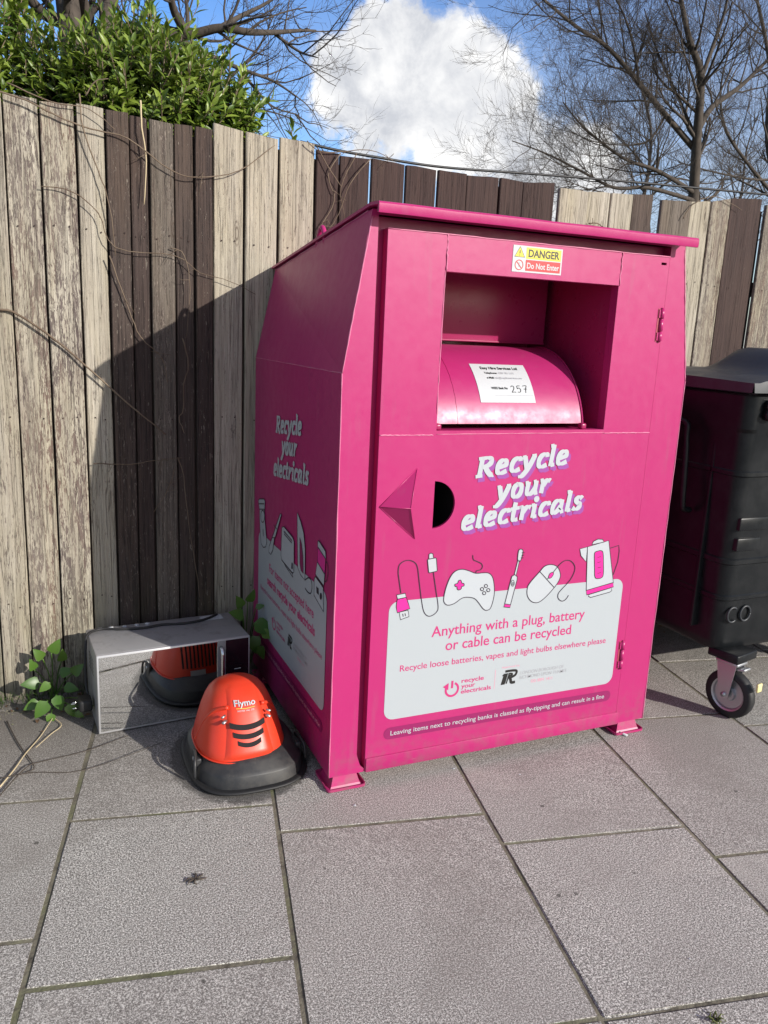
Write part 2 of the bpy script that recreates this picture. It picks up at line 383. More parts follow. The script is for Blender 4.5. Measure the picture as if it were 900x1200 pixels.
# heavy slanted headline letters drawn as pen strokes (x-height 1)
T1, T2 = .40, .20
GL = {
 'l': (.50, [[(.24,0),(.24,1.55)], [(.02,1.47),(.24,1.49)], [(.24,.07),(.50,.10)]]),
 'i': (.50, [[(.24,0),(.24,1.02)], [(.02,.94),(.24,.95)], [(.24,.07),(.50,.10)]]),
 't': (.62, [[(.26,1.38),(.25,.9),(.25,.35),(.34,.10),(.60,.12)], [(.0,.93),(.60,.95)]]),
 'e': (.92, [[(.20,.47),(.45,.52),(.72,.62),(.70,.86),(.50,.96),(.30,.84),(.20,.52),(.26,.18),(.50,.06),(.84,.18)]]),
 'c': (.84, [[(.76,.72),(.70,.90),(.52,.95),(.30,.82),(.21,.48),(.28,.17),(.50,.06),(.80,.17)]]),
 'o': (.98, [[(.50,.96),(.28,.82),(.21,.48),(.28,.17),(.50,.05),(.71,.18),(.78,.50),(.72,.82),(.50,.96),(.45,.95)]]),
 'u': (1.08, [[(.24,1.0),(.23,.4),(.30,.14),(.46,.08),(.64,.20),(.78,.45)], [(.80,1.0),(.80,.0)], [(.02,.93),(.24,.95)], [(.60,.93),(.80,.95)], [(.80,.07),(1.04,.10)]]),
 'r': (.78, [[(.24,0),(.24,1.0)], [(.02,.93),(.24,.95)], [(.28,.55),(.42,.82),(.60,.90),(.76,.80)]]),
 'a': (1.06, [[(.78,.85),(.55,.96),(.32,.86),(.21,.48),(.27,.14),(.42,.08),(.60,.22),(.76,.50)], [(.80,1.0),(.80,.05)], [(.80,.07),(1.04,.10)]]),
 's': (.78, [[(.70,.78),(.56,.93),(.38,.92),(.26,.76),(.40,.56),(.58,.44),(.62,.24),(.46,.08),(.26,.10),(.10,.22)]]),
 'y': (.98, [[(.18,1.0),(.30,.55),(.44,.12)], [(.02,.94),(.26,.96)], [(.84,1.0),(.66,.40),(.44,-.08),(.20,-.38),(-.04,-.40)], [(.66,.95),(.96,.96)]]),
 'R': (1.16, [[(.26,0),(.26,1.38)], [(.02,1.30),(.30,1.30)], [(.02,.08),(.46,.08)], [(.30,1.29),(.62,1.29),(.84,1.16),(.86,.92),(.66,.74),(.34,.68)], [(.52,.72),(.72,.36),(1.0,.04),(1.14,.06)]]),
}
def headline(mb, s, a0, a1, base, xh, fm, h, mi, slope, shear=.14, fat=0):
    W = 0; pos = []
    for ch in s: pos.append(W); W += GL[ch][0]
    W -= .06; k = 0
    for ch, px in zip(s, pos):
        for st in GL[ch][1]:
            st = smooth2(st, False, 5) if len(st) > 2 else [(st[0][0]+(st[1][0]-st[0][0])*i/3, st[0][1]+(st[1][1]-st[0][1])*i/3) for i in range(4)]
            P = [((px+x)/W*(a1-a0)+a0 + y*xh*shear, base + y*xh + ((px+x)/W*(a1-a0))*slope) for x, y in st]
            def wf(t): return xh*((T1+fat)*abs(t.y)**.8*.92 + (T2+fat)*abs(t.x)) * (.92)
            ribbon(mb, P, wf, fm, h + .00012*k, mi); k = (k+1) % 9
        if ch == 'i': 
            c = ((px+.28)/W*(a1-a0)+a0 + 1.36*xh*shear, base+1.36*xh+((px+.24)/W*(a1-a0))*slope)
            fill(mb, circ(c, (.23+fat/2)*xh, 16), fm, h + .0001, mi)

# ------------------------------------------------------------------ recycling bank
W_, D_, HF, KZ, HT, INS, HB = 1.2768, .9682, .0498, 1.331, 1.782, .074, 1.665
bank = empty('recycling_bank', (0,0,0), label='tall glossy pink steel electricals recycling bank with white lettering and open chute', cat='recycling bank')
DX0, DX1, DZ1 = .122, 1.1415, 1.735
AX0, AX1, AZ0, AZ1 = .311, .943, 1.165, 1.632
b = MB()
def quad(mb, *p, mi=0): mb.add(p, [tuple(range(len(p)))], mi)
zt = 1.768
def xin(z): return 0 if z <= KZ else INS*(z-KZ)/(HT-KZ)
# left front strip (with the tapered foot of the groove) and right front strip
b.add([(0,0,HF),(.1195,0,HF),(.1195,0,.062),(.107,0,.072),(.093,0,.115),(.093,0,zt),(xin(zt),0,zt),(0,0,KZ)], [tuple(range(8))])
b.add([(1.1450,0,HF),(W_,0,HF),(W_,0,KZ),(W_-xin(zt),0,zt),(1.1450,0,zt)], [tuple(range(5))])
# groove and door rebate
for x in (.093, 1.1450):
    quad(b, (x,0,.115 if x < .5 else HF), (x,0,zt), (x,.034,zt), (x,.034,.115 if x < .5 else HF))
quad(b, (.107,0,.072), (.093,0,.115), (.093,.034,.115), (.107,.034,.072)); quad(b, (.1195,0,.062), (.107,0,.072), (.107,.034,.072), (.1195,.034,.062))
outer = [(.093,HF),(1.145,HF),(1.145,zt),(.093,zt)]
holes = [[(AX0-.004,AZ0-.004),(AX0-.004,AZ1+.004),(AX1+.004,AZ1+.004),(AX1+.004,AZ0-.004)], [(.30,.84),(.30,1.02),(.41,1.02),(.41,.84)]]
allp = outer+holes[0]+holes[1]
tr = tessellate_polygon([[Vector((x,z,0)) for x,z in l] for l in (outer, holes[0], holes[1])])
b.add([(x,.034,z) for x,z in allp], [tuple(t) for t in tr])
quad(b, (xin(zt),0,zt), (W_-xin(zt),0,zt), (W_-INS,0,HT), (INS,0,HT))
# sides, back, roof and floor, with a slight dish in the side sheet
n = 10
def side(x0, sgn):
    g = []
    for i in range(n+1):
        y = D_*i/n; row = []
        for j in range(n+1):
            z = HF+(KZ-HF)*j/n; bul = .0035*math.sin(math.pi*i/n)*math.sin(math.pi*j/n)
            row.append((x0 + sgn*bul*.0006/.0035, y, z))
        g.append(row)
    vs = [p for r in g for p in r]; fs = [(i*(n+1)+j, (i+1)*(n+1)+j, (i+1)*(n+1)+j+1, i*(n+1)+j+1) for i in range(n) for j in range(n)]
    b.add(vs, fs, 0, True)
    xi = x0 + sgn*INS
    quad(b, (x0,0,KZ), (x0,D_,KZ), (xi,D_,HB), (xi,0,HT))
side(0, 1); side(W_, -1)
b.add([(0,D_,HF),(W_,D_,HF),(W_,D_,KZ),(W_-INS,D_,HB),(INS,D_,HB),(0,D_,KZ)], [tuple(range(6))])
quad(b, (INS,0,HT), (W_-INS,0,HT), (W_-INS,D_,HB), (INS,D_,HB)); quad(b, (0,0,HF), (0,D_,HF), (W_,D_,HF), (W_,0,HF))
body = b.build('body', M['pink'], bank)
# folded edge beads along the side corner
def bead(par, p, q, r=.0016, n=26, j=.0012):
    mb = MB()
    P = [Vector(p).lerp(Vector(q), i/n) + Vector([rnd.uniform(-j,j)*.5 for _ in range(3)]) for i in range(n+1)]
    mb.tube(P, [r*rnd.uniform(.6,1.3) for _ in P], 6)
    mb.build('weld_seam', M['seam'], par)
bead(bank, (0,0,HF), (0,0,KZ), .0022); bead(bank, (0,0,KZ), (INS,0,HT-.02), .0022); bead(bank, (0,0,KZ), (0,D_,KZ), .0012)
bead(bank, (W_,0,HF), (W_,0,KZ), .0022); bead(bank, (W_,0,KZ), (W_-INS,0,HT-.02), .0022)
bead(bank, (INS,0.03,HT-.002), (INS,D_,HB), .002)
# lid
b = MB()
sl = (HB-HT)/D_
yf, x0, x1 = -.062, .066, W_-INS-.004
def zr(y): return 1.7945 + sl*max(y, 0)
nx = 24
def lidrow(y, z, jx=0): return [(x0+(x1-x0)*i/nx, y + .0006*math.sin(i*1.7+y*9), z + .0005*math.sin(i*.9)) for i in range(nx+1)]
rs = [lidrow(yf+.008, 1.7655), lidrow(yf, 1.7655), lidrow(yf-.002, 1.772), lidrow(yf-.002, 1.789), lidrow(yf+.002, 1.794), lidrow(yf+.008, 1.7955), lidrow(.0, 1.7975), lidrow(D_+.02, zr(D_)+.002)]
rs += [lidrow(D_+.02, zr(D_)-.006), lidrow(0, 1.789), lidrow(yf+.008, 1.787), lidrow(yf+.008, 1.7655)]
b.rings(rs, close=False, smooth=False)
for xx in (x0, x1):
    i = 0 if xx == x0 else nx
    vs = [r[i] for r in rs[:-1]]
    b.add([(v[0]+(0.0003 if i else -.0003), v[1], v[2]) for v in vs], [tuple(range(len(vs)))])
b.build('lid', M['pink'], bank, sharp=30)

# door with aperture and hand hole
door_out = [(DX0,HF+.001),(DX1,HF+.001),(DX1,DZ1),(DX0,DZ1)]
ap = [(AX0,AZ0),(AX0,AZ1),(AX1,AZ1),(AX1,AZ0)]
hm = [(.3165,.8575)] + [(.3165+.0755*math.cos(R_(a)), .933+.0755*math.sin(R_(a))) for a in range(-80, 81, 10)] + [(.3165,1.0085)]
hm = hm[::-1]
notch = [(1.108,1.708),(1.108,1.716),(1.130,1.716),(1.130,1.708)]
loops = [door_out, ap, hm, notch]
tr = tessellate_polygon([[Vector((x,z,0)) for x,z in l] for l in loops])
allp = [p for l in loops for p in l]
b = MB(); b.add([(x,-.003,z) for x,z in allp], [tuple(t) for t in tr]); 
for l in loops:
    for i in range(len(l)):
        p, q = l[i], l[(i+1) % len(l)]
        dp = .030 if l is door_out else (.0335 if l is ap else .006)
        quad(b, (p[0],-.003,p[1]), (q[0],-.003,q[1]), (q[0],dp,q[1]), (p[0],dp,p[1]))
# lower folded rail
b.rbox((DX0+.002,-.0075,HF-.001), (DX1+.01,-.001,.098), .0025)
door = b.build('door', M['pink'], bank, sharp=30)
b = MB()
bead(door, (DX0,-.0032,1.153), (AX0-.01,-.0032,1.152), .0019); bead(door, (AX1,-.0032,1.153), (DX1,-.0032,1.153), .0019); bead(door, (AX0,-.0032,1.1545), (AX1,-.0032,1.1545), .0012)
for x in (AX0+.001, AX1+.002): bead(door, (x,-.0035,AZ1), (x,-.0035,DZ1), .0024, 14, .003)
bead(door, (AX0-.002,-.003,AZ0+.05), (AX0-.002,-.003,AZ1), .0016, 20, .002)
bead(door, (DX0,-.003,DZ1), (DX1,-.003,DZ1), .0022)
# lock guard : folded three-sided pyramid
b = MB()
tip, top, bot = (.132,-.0035,.935), (.253,-.0035,1.050), (.257,-.0035,.828); mid = tuple(at(481.5,596,'y',-.058))
T = .003
b.add([tip, mid, top, (tip[0]+T,tip[1],tip[2]), (mid[0],mid[1]+T,mid[2])], [(0,1,2)]); b.add([tip, bot, mid], [(0,1,2)])
tb = b
tb.tube([top, tip], .0016, 6); tb.tube([tip, bot], .0016, 6); tb.tube([top, mid, bot], .0014, 6); tb.tube([tip, mid], .0012, 6)
b.build('lock_guard', M['pink'], door)
b = MB(); b.box((.30,.0345,.84), (.41,.20,1.02)); 
bm_ = b; b.f = [f for i, f in enumerate(b.f) if i != 2]; b.m = b.m[:5]; b.sm = b.sm[:5]
b.build('lock_pocket', M['dark_shade'], bank)  # box painted dark behind the hand hole in place of the dim interior
# hinges
for zc in (1.515, .330):
    b = MB(); x = 1.1335
    b.box((x-.016,-.0042,zc-.054), (x+.004,-.0032,zc+.054), 1)
    for k, (z0, z1) in enumerate(((-.052,-.022),(-.019,.019),(.022,.053))):
        b.tube([(x,-.006,zc+z0), (x,-.006,zc+z1)], .0078, 12)
        sgn = -1 if k != 1 else 1
        b.box((min(x, x+sgn*.013),-.0075,zc+z0+.002), (max(x, x+sgn*.013),-.0045,zc+z1-.002))
    b.tube([(x,-.006,zc-.056), (x,-.006,zc+.057)], .004, 8)
    b.build('hinge', [M['pink'], M['rust']], door)
# chute housing
b = MB(); y1 = .50
quad(b, (AX0-.002,.0345,AZ0-.002), (AX0-.002,y1,AZ0-.002), (AX0-.002,y1,AZ1+.06), (AX0-.002,.0345,AZ1+.002))
quad(b, (AX1+.002,.0345,AZ0-.002), (AX1+.002,y1,AZ0-.002), (AX1+.002,y1,AZ1+.06), (AX1+.002,.0345,AZ1+.002))
quad(b, (AX0-.002,.0345,AZ0-.002), (AX1+.002,.0345,AZ0-.002), (AX1+.002,y1,AZ0-.002), (AX0-.002,y1,AZ0-.002))
quad(b, (AX0-.002,.0345,AZ1+.002), (AX1+.002,.0345,AZ1+.002), (AX1+.002,y1,AZ1+.06), (AX0-.002,y1,AZ1+.06))
quad(b, (AX0-.002,y1,AZ0-.002), (AX1+.002,y1,AZ0-.002), (AX1+.002,y1,AZ1+.06), (AX0-.002,y1,AZ1+.06))
hous = b.build('chute_housing', M['pinkshade'], bank)
b = MB(); b.rbox((AX0+.001,.350,1.434), (.915,.356,1.72), .002)
b.tube([(AX0+.001,.349,1.4345), (.915,.349,1.4345)], .003, 8)
b.build('flap_panel', M['pinkshade'], hous, sharp=30)
# drum
b = MB(); cy, cz, rr = .335, 1.118, .302
def dp_(x, a, r=rr): return (x, cy - r*math.cos(a), cz + r*math.sin(a))
A0, A1 = R_(12), R_(100)
na = 36
xs = [AX0+.003, AX0+.10, .5, .7, .885]
b.rings([[dp_(x, A0+(A1-A0)*i/na) for x in xs] for i in range(na+1)], close=False)
b.add([dp_(.885, A0+(A1-A0)*i/na) for i in range(na+1)] + [(.885,cy,cz)], [tuple(range(na+2))])
b.tube([dp_(.885, A0+(A1-A0)*i/na, rr+.002) for i in range(na+1)], .003, 6)
b.tube([dp_(.408+.0006*math.sin(i*2.1), A0+(A1-A0)*i/na, rr+.0003) for i in range(na+1)], .0012, 5)
drum = b.build('chute_drum', M['pinkdrum'], bank, sharp=40)
b = MB(); b.tube([dp_(.402+.009*math.sin(i*.35), R_(60)+R_(1.0)*i, rr+.0008) for i in range(28)], .0013, 5); b.build('scratch_mark', M['black'], drum)
for x in (.322, .868): b = MB(); b.rbox((x-.010,.006,AZ0), (x+.012,.030,AZ0+.020), .006, seg=3); b.build('stop_block', M['pinkshade'], drum)
# label on the drum : arc coordinate v -> angle
LX0, LX1, LV0, LV1 = .447, .640, 0, .152
aL = R_(25)
def dmap(u, v, h=0): 
    a = aL + v/rr; return dp_(.498 + (u-.447)*1.078, a, rr+.0015+h)
b = MB()
k = 8; b.add([dmap(LX0+(LX1-LX0)*i/k, LV1*j/k) for j in range(k+1) for i in range(k+1)], [(j*(k+1)+i, j*(k+1)+i+1, (j+1)*(k+1)+i+1, (j+1)*(k+1)+i) for j in range(k) for i in range(k)], 0, True)
text(b, 'Easy Hire Services Ltd', .478, .610, .127, .0115, dmap, .0006, 1, .03)
text(b, 'Telephone:', .485, .530, .107, .0075, dmap, .0006, 1, .03); text(b, '0203 781 1132', .535, .590, .107, .0075, dmap, .0006, 2, .005)
text(b, 'e-Mail:', .488, .514, .087, .0075, dmap, .0006, 1, .03); text(b, 'info@easyhireservices.com', .517, .612, .087, .0075, dmap, .0006, 2, .005)
text(b, 'WEEE Bank No', .492, .550, .047, .008, dmap, .0006, 1, .03)
stroke(b, [(.500,.024),(.635,.026)], .0010, dmap, .0006, 2)
def hand(pts, x, s, y=.036): stroke(b, [(x+p[0]*s*.62, y+p[1]*s) for p in smooth2(pts, False, 4)], .0022, dmap, .0008, 1)
hand([(0,.8),(.3,1),(.7,.85),(.6,.5),(.05,.02),(.5,.05),(1.0,.02)], .562, .024)
hand([(.1,.55),(.12,.98),(.8,1.0)], .583, .024); hand([(.1,.55),(.5,.68),(.8,.4),(.55,.05),(.0,.06)], .583, .024)
hand([(0,.95),(.9,1.0),(.65,.55),(.45,-.05)], .604, .025); hand([(.2,.5),(.9,.52)], .604, .025)
b.build('address_label', [M['paper'], M['black'], M['greytext']], drum)

# --- front graphics
fa = lambda X, Y: fpx(450+X/6, 620+Y/6)
fb = lambda X, Y: fpx(580+X/5.625, 610+Y/5.625)
b = MB(); fill(b, rrect(.181,.222,1.103,.628,.034), fmap, .0004, 0); b.build('info_panel', M['vinyl'], door)
b = MB(); fill(b, rrect(.184,.152,1.104,.194,.0205), fmap, .0004, 0)
text(b, 'Leaving items next to recycling banks is classed as fly-tipping and can result in a fine', .208, 1.075, .1655, .0165, fmap, .0009, 1, .004)
b.build('warning_strip', [M['pill'], M['vinyl2']], door)
LW = .0028
def shape(mb, f, pts, mi, cl=True, sm=True, w=LW, h=.0010, fm=None, line=3):
    fm = fm or fmap; P = [f(*p) for p in pts]
    if sm: P = smooth2(P, cl, 6)
    if mi is not None: fill(mb, P, fm, h, mi)
    stroke(mb, P, w, fm, h+.0004, line, cl)
b = MB()
shape(b, fa, [(115,447),(103,360),(96,300),(105,250),(140,222),(180,218),(215,235),(232,270),(243,360),(260,500),(275,575),(300,606),(330,606),(365,580),(376,540),(360,420),(343,300)], None, False)
shape(b, fa, [(103,582),(165,567),(172,612),(112,634)], 0, sm=False, h=.0008); shape(b, fa, [(127,592),(131,612)], None, False, False); shape(b, fa, [(143,588),(147,608)], None, False, False)
shape(b, fa, [(92,490),(152,477),(162,505),(178,556),(90,585),(82,545),(86,510)], 1, sm=False); shape(b, fa, [(85,460),(145,448),(152,477),(92,490)], 0, sm=False)
shape(b, fa, [(312,207),(312,176),(325,166),(340,172),(344,203)], 0, sm=False, h=.0007); shape(b, fa, [(302,214),(308,209),(358,200),(364,205),(370,288),(365,294),(316,305),(310,300)], 0, sm=False)
shape(b, fa, [(640,305),(648,290),(675,283),(688,262),(680,240),(650,225),(625,212),(620,180)], None, False)
shape(b, fa, [(545,280),(590,290),(640,308),(690,305),(730,307),(758,335),(770,400),(768,470),(745,550),(715,568),(690,555),(660,515),(630,485),(580,476),(540,485),(490,520),(445,532),(420,515),(416,480),(435,400),(465,330),(500,292)], 0)
shape(b, fa, [(520,360),(535,357),(542,376),(556,380),(557,395),(540,402),(538,415),(522,425),(510,418),(508,402),(496,400),(494,385),(512,378)], 1, h=.0016)
for c in ((711,397),(728,426),(684,419),(699,447)): shape(b, fa, circ(c, 11, 10), 0, h=.0016)
shape(b, fb, [(124,352),(148,256),(158,260),(136,356)], 0, sm=False, h=.0007, w=.0022); shape(b, fb, [(145,252),(150,205),(158,188),(172,187),(180,198),(176,225),(164,262),(152,264)], 0)
for s in ([(172,210),(190,209)], [(170,228),(187,226)], [(166,243),(183,244)]): shape(b, fb, s, None, False, False)
shape(b, fb, [(60,546),(98,398),(108,365),(126,354),(142,368),(141,388),(98,552)], 0, sm=False); shape(b, fb, [(60,546),(98,552),(94,570),(54,566)], 1, sm=False, h=.0016)
shape(b, fb, circ((112,410), 10, 12, 20), 0, h=.0016, w=.002); shape(b, fb, circ((113,413), 4, 8, 9), 0, h=.0020, w=.0018)
shape(b, fb, [(290,335),(325,298),(370,288),(408,305),(426,350),(418,390),(385,440),(320,510),(275,538),(235,530),(210,495),(208,450),(225,410)], 0)
shape(b, fb, [(290,333),(387,441)], None, False, False, h=.0012); shape(b, fb, [(340,382),(352,372)], None, False, False, h=.0012)
shape(b, fb, [(378,340),(410,300),(450,265),(490,262),(518,290),(520,330),(490,390),(435,450),(412,480),(412,510),(435,528),(460,518),(480,490)], None, False, h=.0013)
shape(b, fb, [(348,368),(358,346),(376,338),(380,350),(368,370),(354,378)], 1, h=.0018, w=.0022)
shape(b, fb, [(605,172),(555,185),(562,230),(597,270)], 0, sm=False, h=.0007); shape(b, fb, [(755,180),(812,162),(815,200),(805,270),(775,355)], None, False, False, h=.0007)
shape(b, fb, [(636,157),(645,135),(675,120),(705,122),(714,140)], 0, sm=False, h=.0007); shape(b, fb, [(610,487),(762,440),(765,460),(750,470),(625,505),(612,497)], 0, sm=False, h=.0007)
shape(b, fb, [(605,172),(745,130),(775,408),(597,458)], 0, sm=False); shape(b, fb, [(597,458),(773,406),(776,434),(600,487)], 1, sm=False, h=.0014)
shape(b, fb, [(650,225),(656,206),(672,199),(692,196),(706,210),(709,280),(708,352),(696,374),(668,380),(653,366),(651,300)], 1, h=.0016)
for y in (238,272,307,343): shape(b, fb, [(670,y+2),(692,y-3)], None, False, False, h=.0020, w=.0022)
b.build('appliance_artwork', [M['vinyl2'], M['hot'], M['vinyl'], M['line']], door)
b = MB()
text(b, 'Anything with a plug, battery', .337, .946, .493, .036, fmap, .0009, 0, .008)
text(b, 'or cable can be recycled', .392, .893, .440, .036, fmap, .0009, 0, .008)
text(b, 'Recycle loose batteries, vapes and light bulbs elsewhere please', .230, 1.053, .387, .0215, fmap, .0009, 0, .006)
b.build('instruction_lettering', M['ptext'], door)
def rye(mb, cx, cz, s, tx, fm, mi=0):
    arc = [(cx+s*math.sin(R_(a)), cz-.002*s/.024+s*math.cos(R_(a))) for a in range(25, 300, 12)]
    stroke(mb, arc, s*.33, fm, .0009, mi); stroke(mb, [(cx,cz+s*1.25), (cx,cz+s*.1)], s*.33, fm, .0011, mi)
    e = arc[-1]; fill(mb, [(e[0]-s*.55,e[1]+s*.25),(e[0]+s*.35,e[1]-s*.35),(e[0]+s*.35,e[1]+s*.75)], fm, .0012, mi)
    k = s/.024
    text(mb, 'recycle', tx, tx+.088*k, cz+.017*k, .0155*k, fm, .0009, mi, .018); text(mb, 'your', tx, tx+.055*k, cz-.003*k, .0155*k, fm, .0009, mi, .018); text(mb, 'electricals', tx, tx+.120*k, cz-.023*k, .0155*k, fm, .0009, mi, .018)
b = MB(); rye(b, .427, .298, .0235, .462, fmap); b.build('power_symbol_logo', M['ptext'], door)
def council(mb, x, z, w, h, fm):
    # three slanted ribbons folded into an R
    def P(*q): return [(x+a*w+.22*w*c, z+c*h) for a, c in q]
    fill(mb, P((.0,.0),(.26,.0),(.26,.78),(.0,.78),(-.10,.62),(.0,.62)), fm, .0009, 0)
    stroke(mb, smooth2(P((.05,.93),(.55,.93),(.85,.86),(.86,.60),(.62,.46),(.40,.46))), h*.17, fm, .0010, 0)
    stroke(mb, P((.34,.05),(.34,.78)), h*.17, fm, .0012, 0)
    stroke(mb, smooth2(P((.36,.74),(.56,.72),(.60,.62),(.40,.60))), h*.12, fm, .0014, 0)
    stroke(mb, smooth2(P((.46,.50),(.60,.30),(.72,.08),(.98,.08))), h*.20, fm, .0013, 0)
    stroke(mb, P((.30,.0),(.30,.80)), h*.030, fm, .0016, 1)
b = MB()
stroke(b, [(.593,.272),(.593,.344)], .0018, fmap, .0008, 3)
council(b, .618, .284, .058, .052, fmap)
text(b, 'Supported by', .618, .690, .3455, .006, fmap, .0009, 3, .01)
text(b, 'LONDON BOROUGH OF', .694, .876, .3125, .0125, fmap, .0009, 2, .003, .15); text(b, 'RICHMOND UPON THAMES', .692, .890, .2955, .0125, fmap, .0009, 2, .003, .15)
text(b, '020 8891 1411', .742, .832, .2755, .0115, fmap, .0009, 3, .006)
b.build('council_logo', [M['black'], M['vinyl'], M['greytext'], M['palepink']], door)
SLP = .108
def head_front(mb, dx, dz, h, mi, fat=0):
    headline(mb, 'Recycle', .457+dx, .802+dx, 1.0145+dz, .0465, fmap, h, mi, SLP, .14, fat)
    headline(mb, 'your', .536+dx, .738+dx, .9365+dz, .0465, fmap, h, mi, SLP, .14, fat)
    headline(mb, 'electricals', .413+dx, .878+dx, .8435+dz, .0465, fmap, h, mi, SLP, .14, fat)
b = MB(); head_front(b, .010, -.0125, .0002, 0, .03); b.build('headline_shadow', M['viol'], door)
b = MB(); head_front(b, 0, 0, .0016, 0); b.build('headline_lettering', M['vinyl2'], door)
# danger sticker
b = MB(); X0, X1, Z0, Z1 = .534, .713, 1.6475, 1.7245
fill(b, [(X0,Z0),(X1,Z0),(X1,Z1),(X0,Z1)], fmap, .0008, 0)
xm = X0+.047; zm = (Z0+Z1)/2
fill(b, [(xm,zm+.0015),(X1-.005,zm+.0015),(X1-.005,Z1-.004),(xm,Z1-.004)], fmap, .0012, 1)
fill(b, [(xm,Z0+.005),(X1-.005,Z0+.005),(X1-.005,zm-.0015),(xm,zm-.0015)], fmap, .0012, 2)
text(b, 'DANGER', xm+.008, X1-.011, zm+.0075, .0215, fmap, .0016, 3, .028)
text(b, 'Do Not Enter', xm+.005, X1-.009, Z0+.0125, .0165, fmap, .0016, 0, .022)
tx, tz = X0+.024, zm+.0055
T_ = [(tx-.0175,tz),(tx+.0175,tz),(tx,tz+.029)]; fill(b, T_, fmap, .0012, 1); stroke(b, T_, .0026, fmap, .0014, 3, True)
stroke(b, [(tx,tz+.019),(tx,tz+.009)], .003, fmap, .0018, 3); fill(b, circ((tx,tz+.005), .0018, 8), fmap, .0018, 3)
c = (X0+.024, Z0+.0205); stroke(b, circ(c, .0140, 28), .0026, fmap, .0014, 2, True)
stroke(b, [(c[0]-.009,c[1]+.009),(c[0]+.009,c[1]-.009)], .0024, fmap, .0016, 2); stroke(b, [(c[0],c[1]+.007),(c[0],c[1]-.006)], .004, fmap, .0010, 4)
b.build('danger_sticker', [M['paper'], M['yellow'], M['red'], M['black'], M['greytext']], door)

# --- side graphics
fs_ = lambda X, Y: spx(300+X/6, 580+Y/6)
b = MB(); fill(b, rrect(-.890,.243,-.066,.648,.034), smap, .0004, 0); b.build('info_panel', M['vinyl'], body)
b = MB(); fill(b, rrect(-.885,.166,-.075,.206,.0195), smap, .0004, 0)
text(b, 'Leaving items next to recycling banks is classed as fly-tipping and can result in a fine', -.862, -.098, .179, .015, smap, .0009, 1, .006)
b.build('warning_strip', [M['pill'], M['palepink']], body)
b = MB()
SW = .0042
def sh(pts, mi, cl=True, sm=False, h=.0010, w=SW): shape(b, fs_, pts, mi, cl, sm, w, h, smap)
sh([(28,100),(20,40),(28,28),(60,28),(66,45),(64,100)], 0, h=.0007); sh([(30,100),(62,100),(68,200),(80,330),(72,365),(55,368),(40,340),(34,250),(30,170)], 0)
sh(circ((52,150), 13, 12, 42), 0, sm=True, h=.0016); sh([(24,62),(62,62)], None, False, h=.0018); sh([(55,240),(57,290)], None, False, h=.0018, w=.007)
sh([(175,130),(183,138),(138,300),(118,300)], 0); sh([(120,298),(134,304),(122,390),(108,418),(94,400),(98,360)], 0, h=.0014); sh([(130,210),(152,240)], None, False, h=.0018)
sh([(184,455),(180,420),(186,228),(200,222),(262,298),(272,330),(270,545),(258,545)], 0, sm=False); sh([(202,255),(258,320),(258,338),(204,275)], 2, h=.0016); sh([(188,460),(262,555),(264,578),(212,500)], 0, h=.0008)
sh([(257,478),(262,478),(262,520),(255,516)], 3, h=.0016)
sh([(294,122),(320,190),(340,270),(350,380),(348,600),(318,560),(298,510)], 0); sh([(314,300),(326,340),(336,430),(338,552),(322,530),(314,480)], 4, h=.0016)
sh([(350,598),(372,582),(392,600),(398,650),(388,692),(366,680),(350,655)], None, False, sm=True, h=.0008)
sh([(440,330),(446,320),(494,395),(496,450),(440,365)], 0, h=.0014); sh([(440,362),(494,448),(488,560),(436,470)], 1, h=.0010); sh([(436,470),(488,556),(482,640),(424,560)], 0, h=.0012)
sh([(424,572),(478,650),(480,820),(414,705),(416,590)], 0, h=.0016); sh([(432,645),(446,660),(448,700),(434,685)], 3, h=.0022); sh(circ((463,712), 7, 8, 20), 3, sm=True, h=.0022)
sh([(495,470),(505,480),(510,540),(500,600),(488,608)], None, False, sm=True, h=.0008)
b.build('appliance_artwork', [M['vinyl2'], M['hot'], M['greytext'], M['line'], M['pill']], body)
b = MB()
text(b, 'For items not accepted here', -.726, -.187, .524, .034, smap, .0009, 0, .014)
text(b, 'search recycle your electricals', -.752, -.170, .468, .034, smap, .0009, 0, .030)
text(b, 'Recycle loose batteries, vapes and light bulbs elsewhere please', -.848, -.095, .417, .020, smap, .0009, 0, .006)
b.build('instruction_lettering', M['ptext'], body)
b = MB(); rye(b, -.650, .338, .0215, -.612, smap); b.build('power_symbol_logo', M['ptext'], body)
b = MB(); council(b, -.470, .322, .052, .047, smap)
text(b, 'LONDON BOROUGH OF', -.395, -.250, .350, .011, smap, .0009, 2, .003, .15); text(b, 'RICHMOND UPON THAMES', -.397, -.240, .334, .011, smap, .0009, 2, .003, .15); text(b, '020 8891 1411', -.350, -.270, .316, .010, smap, .0009, 3, .005)
b.build('council_logo', [M['black'], M['vinyl'], M['greytext'], M['palepink']], body)
b = MB()
headline(b, 'Recycle', -.664, -.362, 1.0755, .044, smap, .0008, 0, .100); headline(b, 'your', -.590, -.412, 1.008, .044, smap, .0008, 0, .100); headline(b, 'electricals', -.690, -.278, .912, .044, smap, .0008, 0, .100)
b.build('headline_lettering', M['vinyl2'], body)

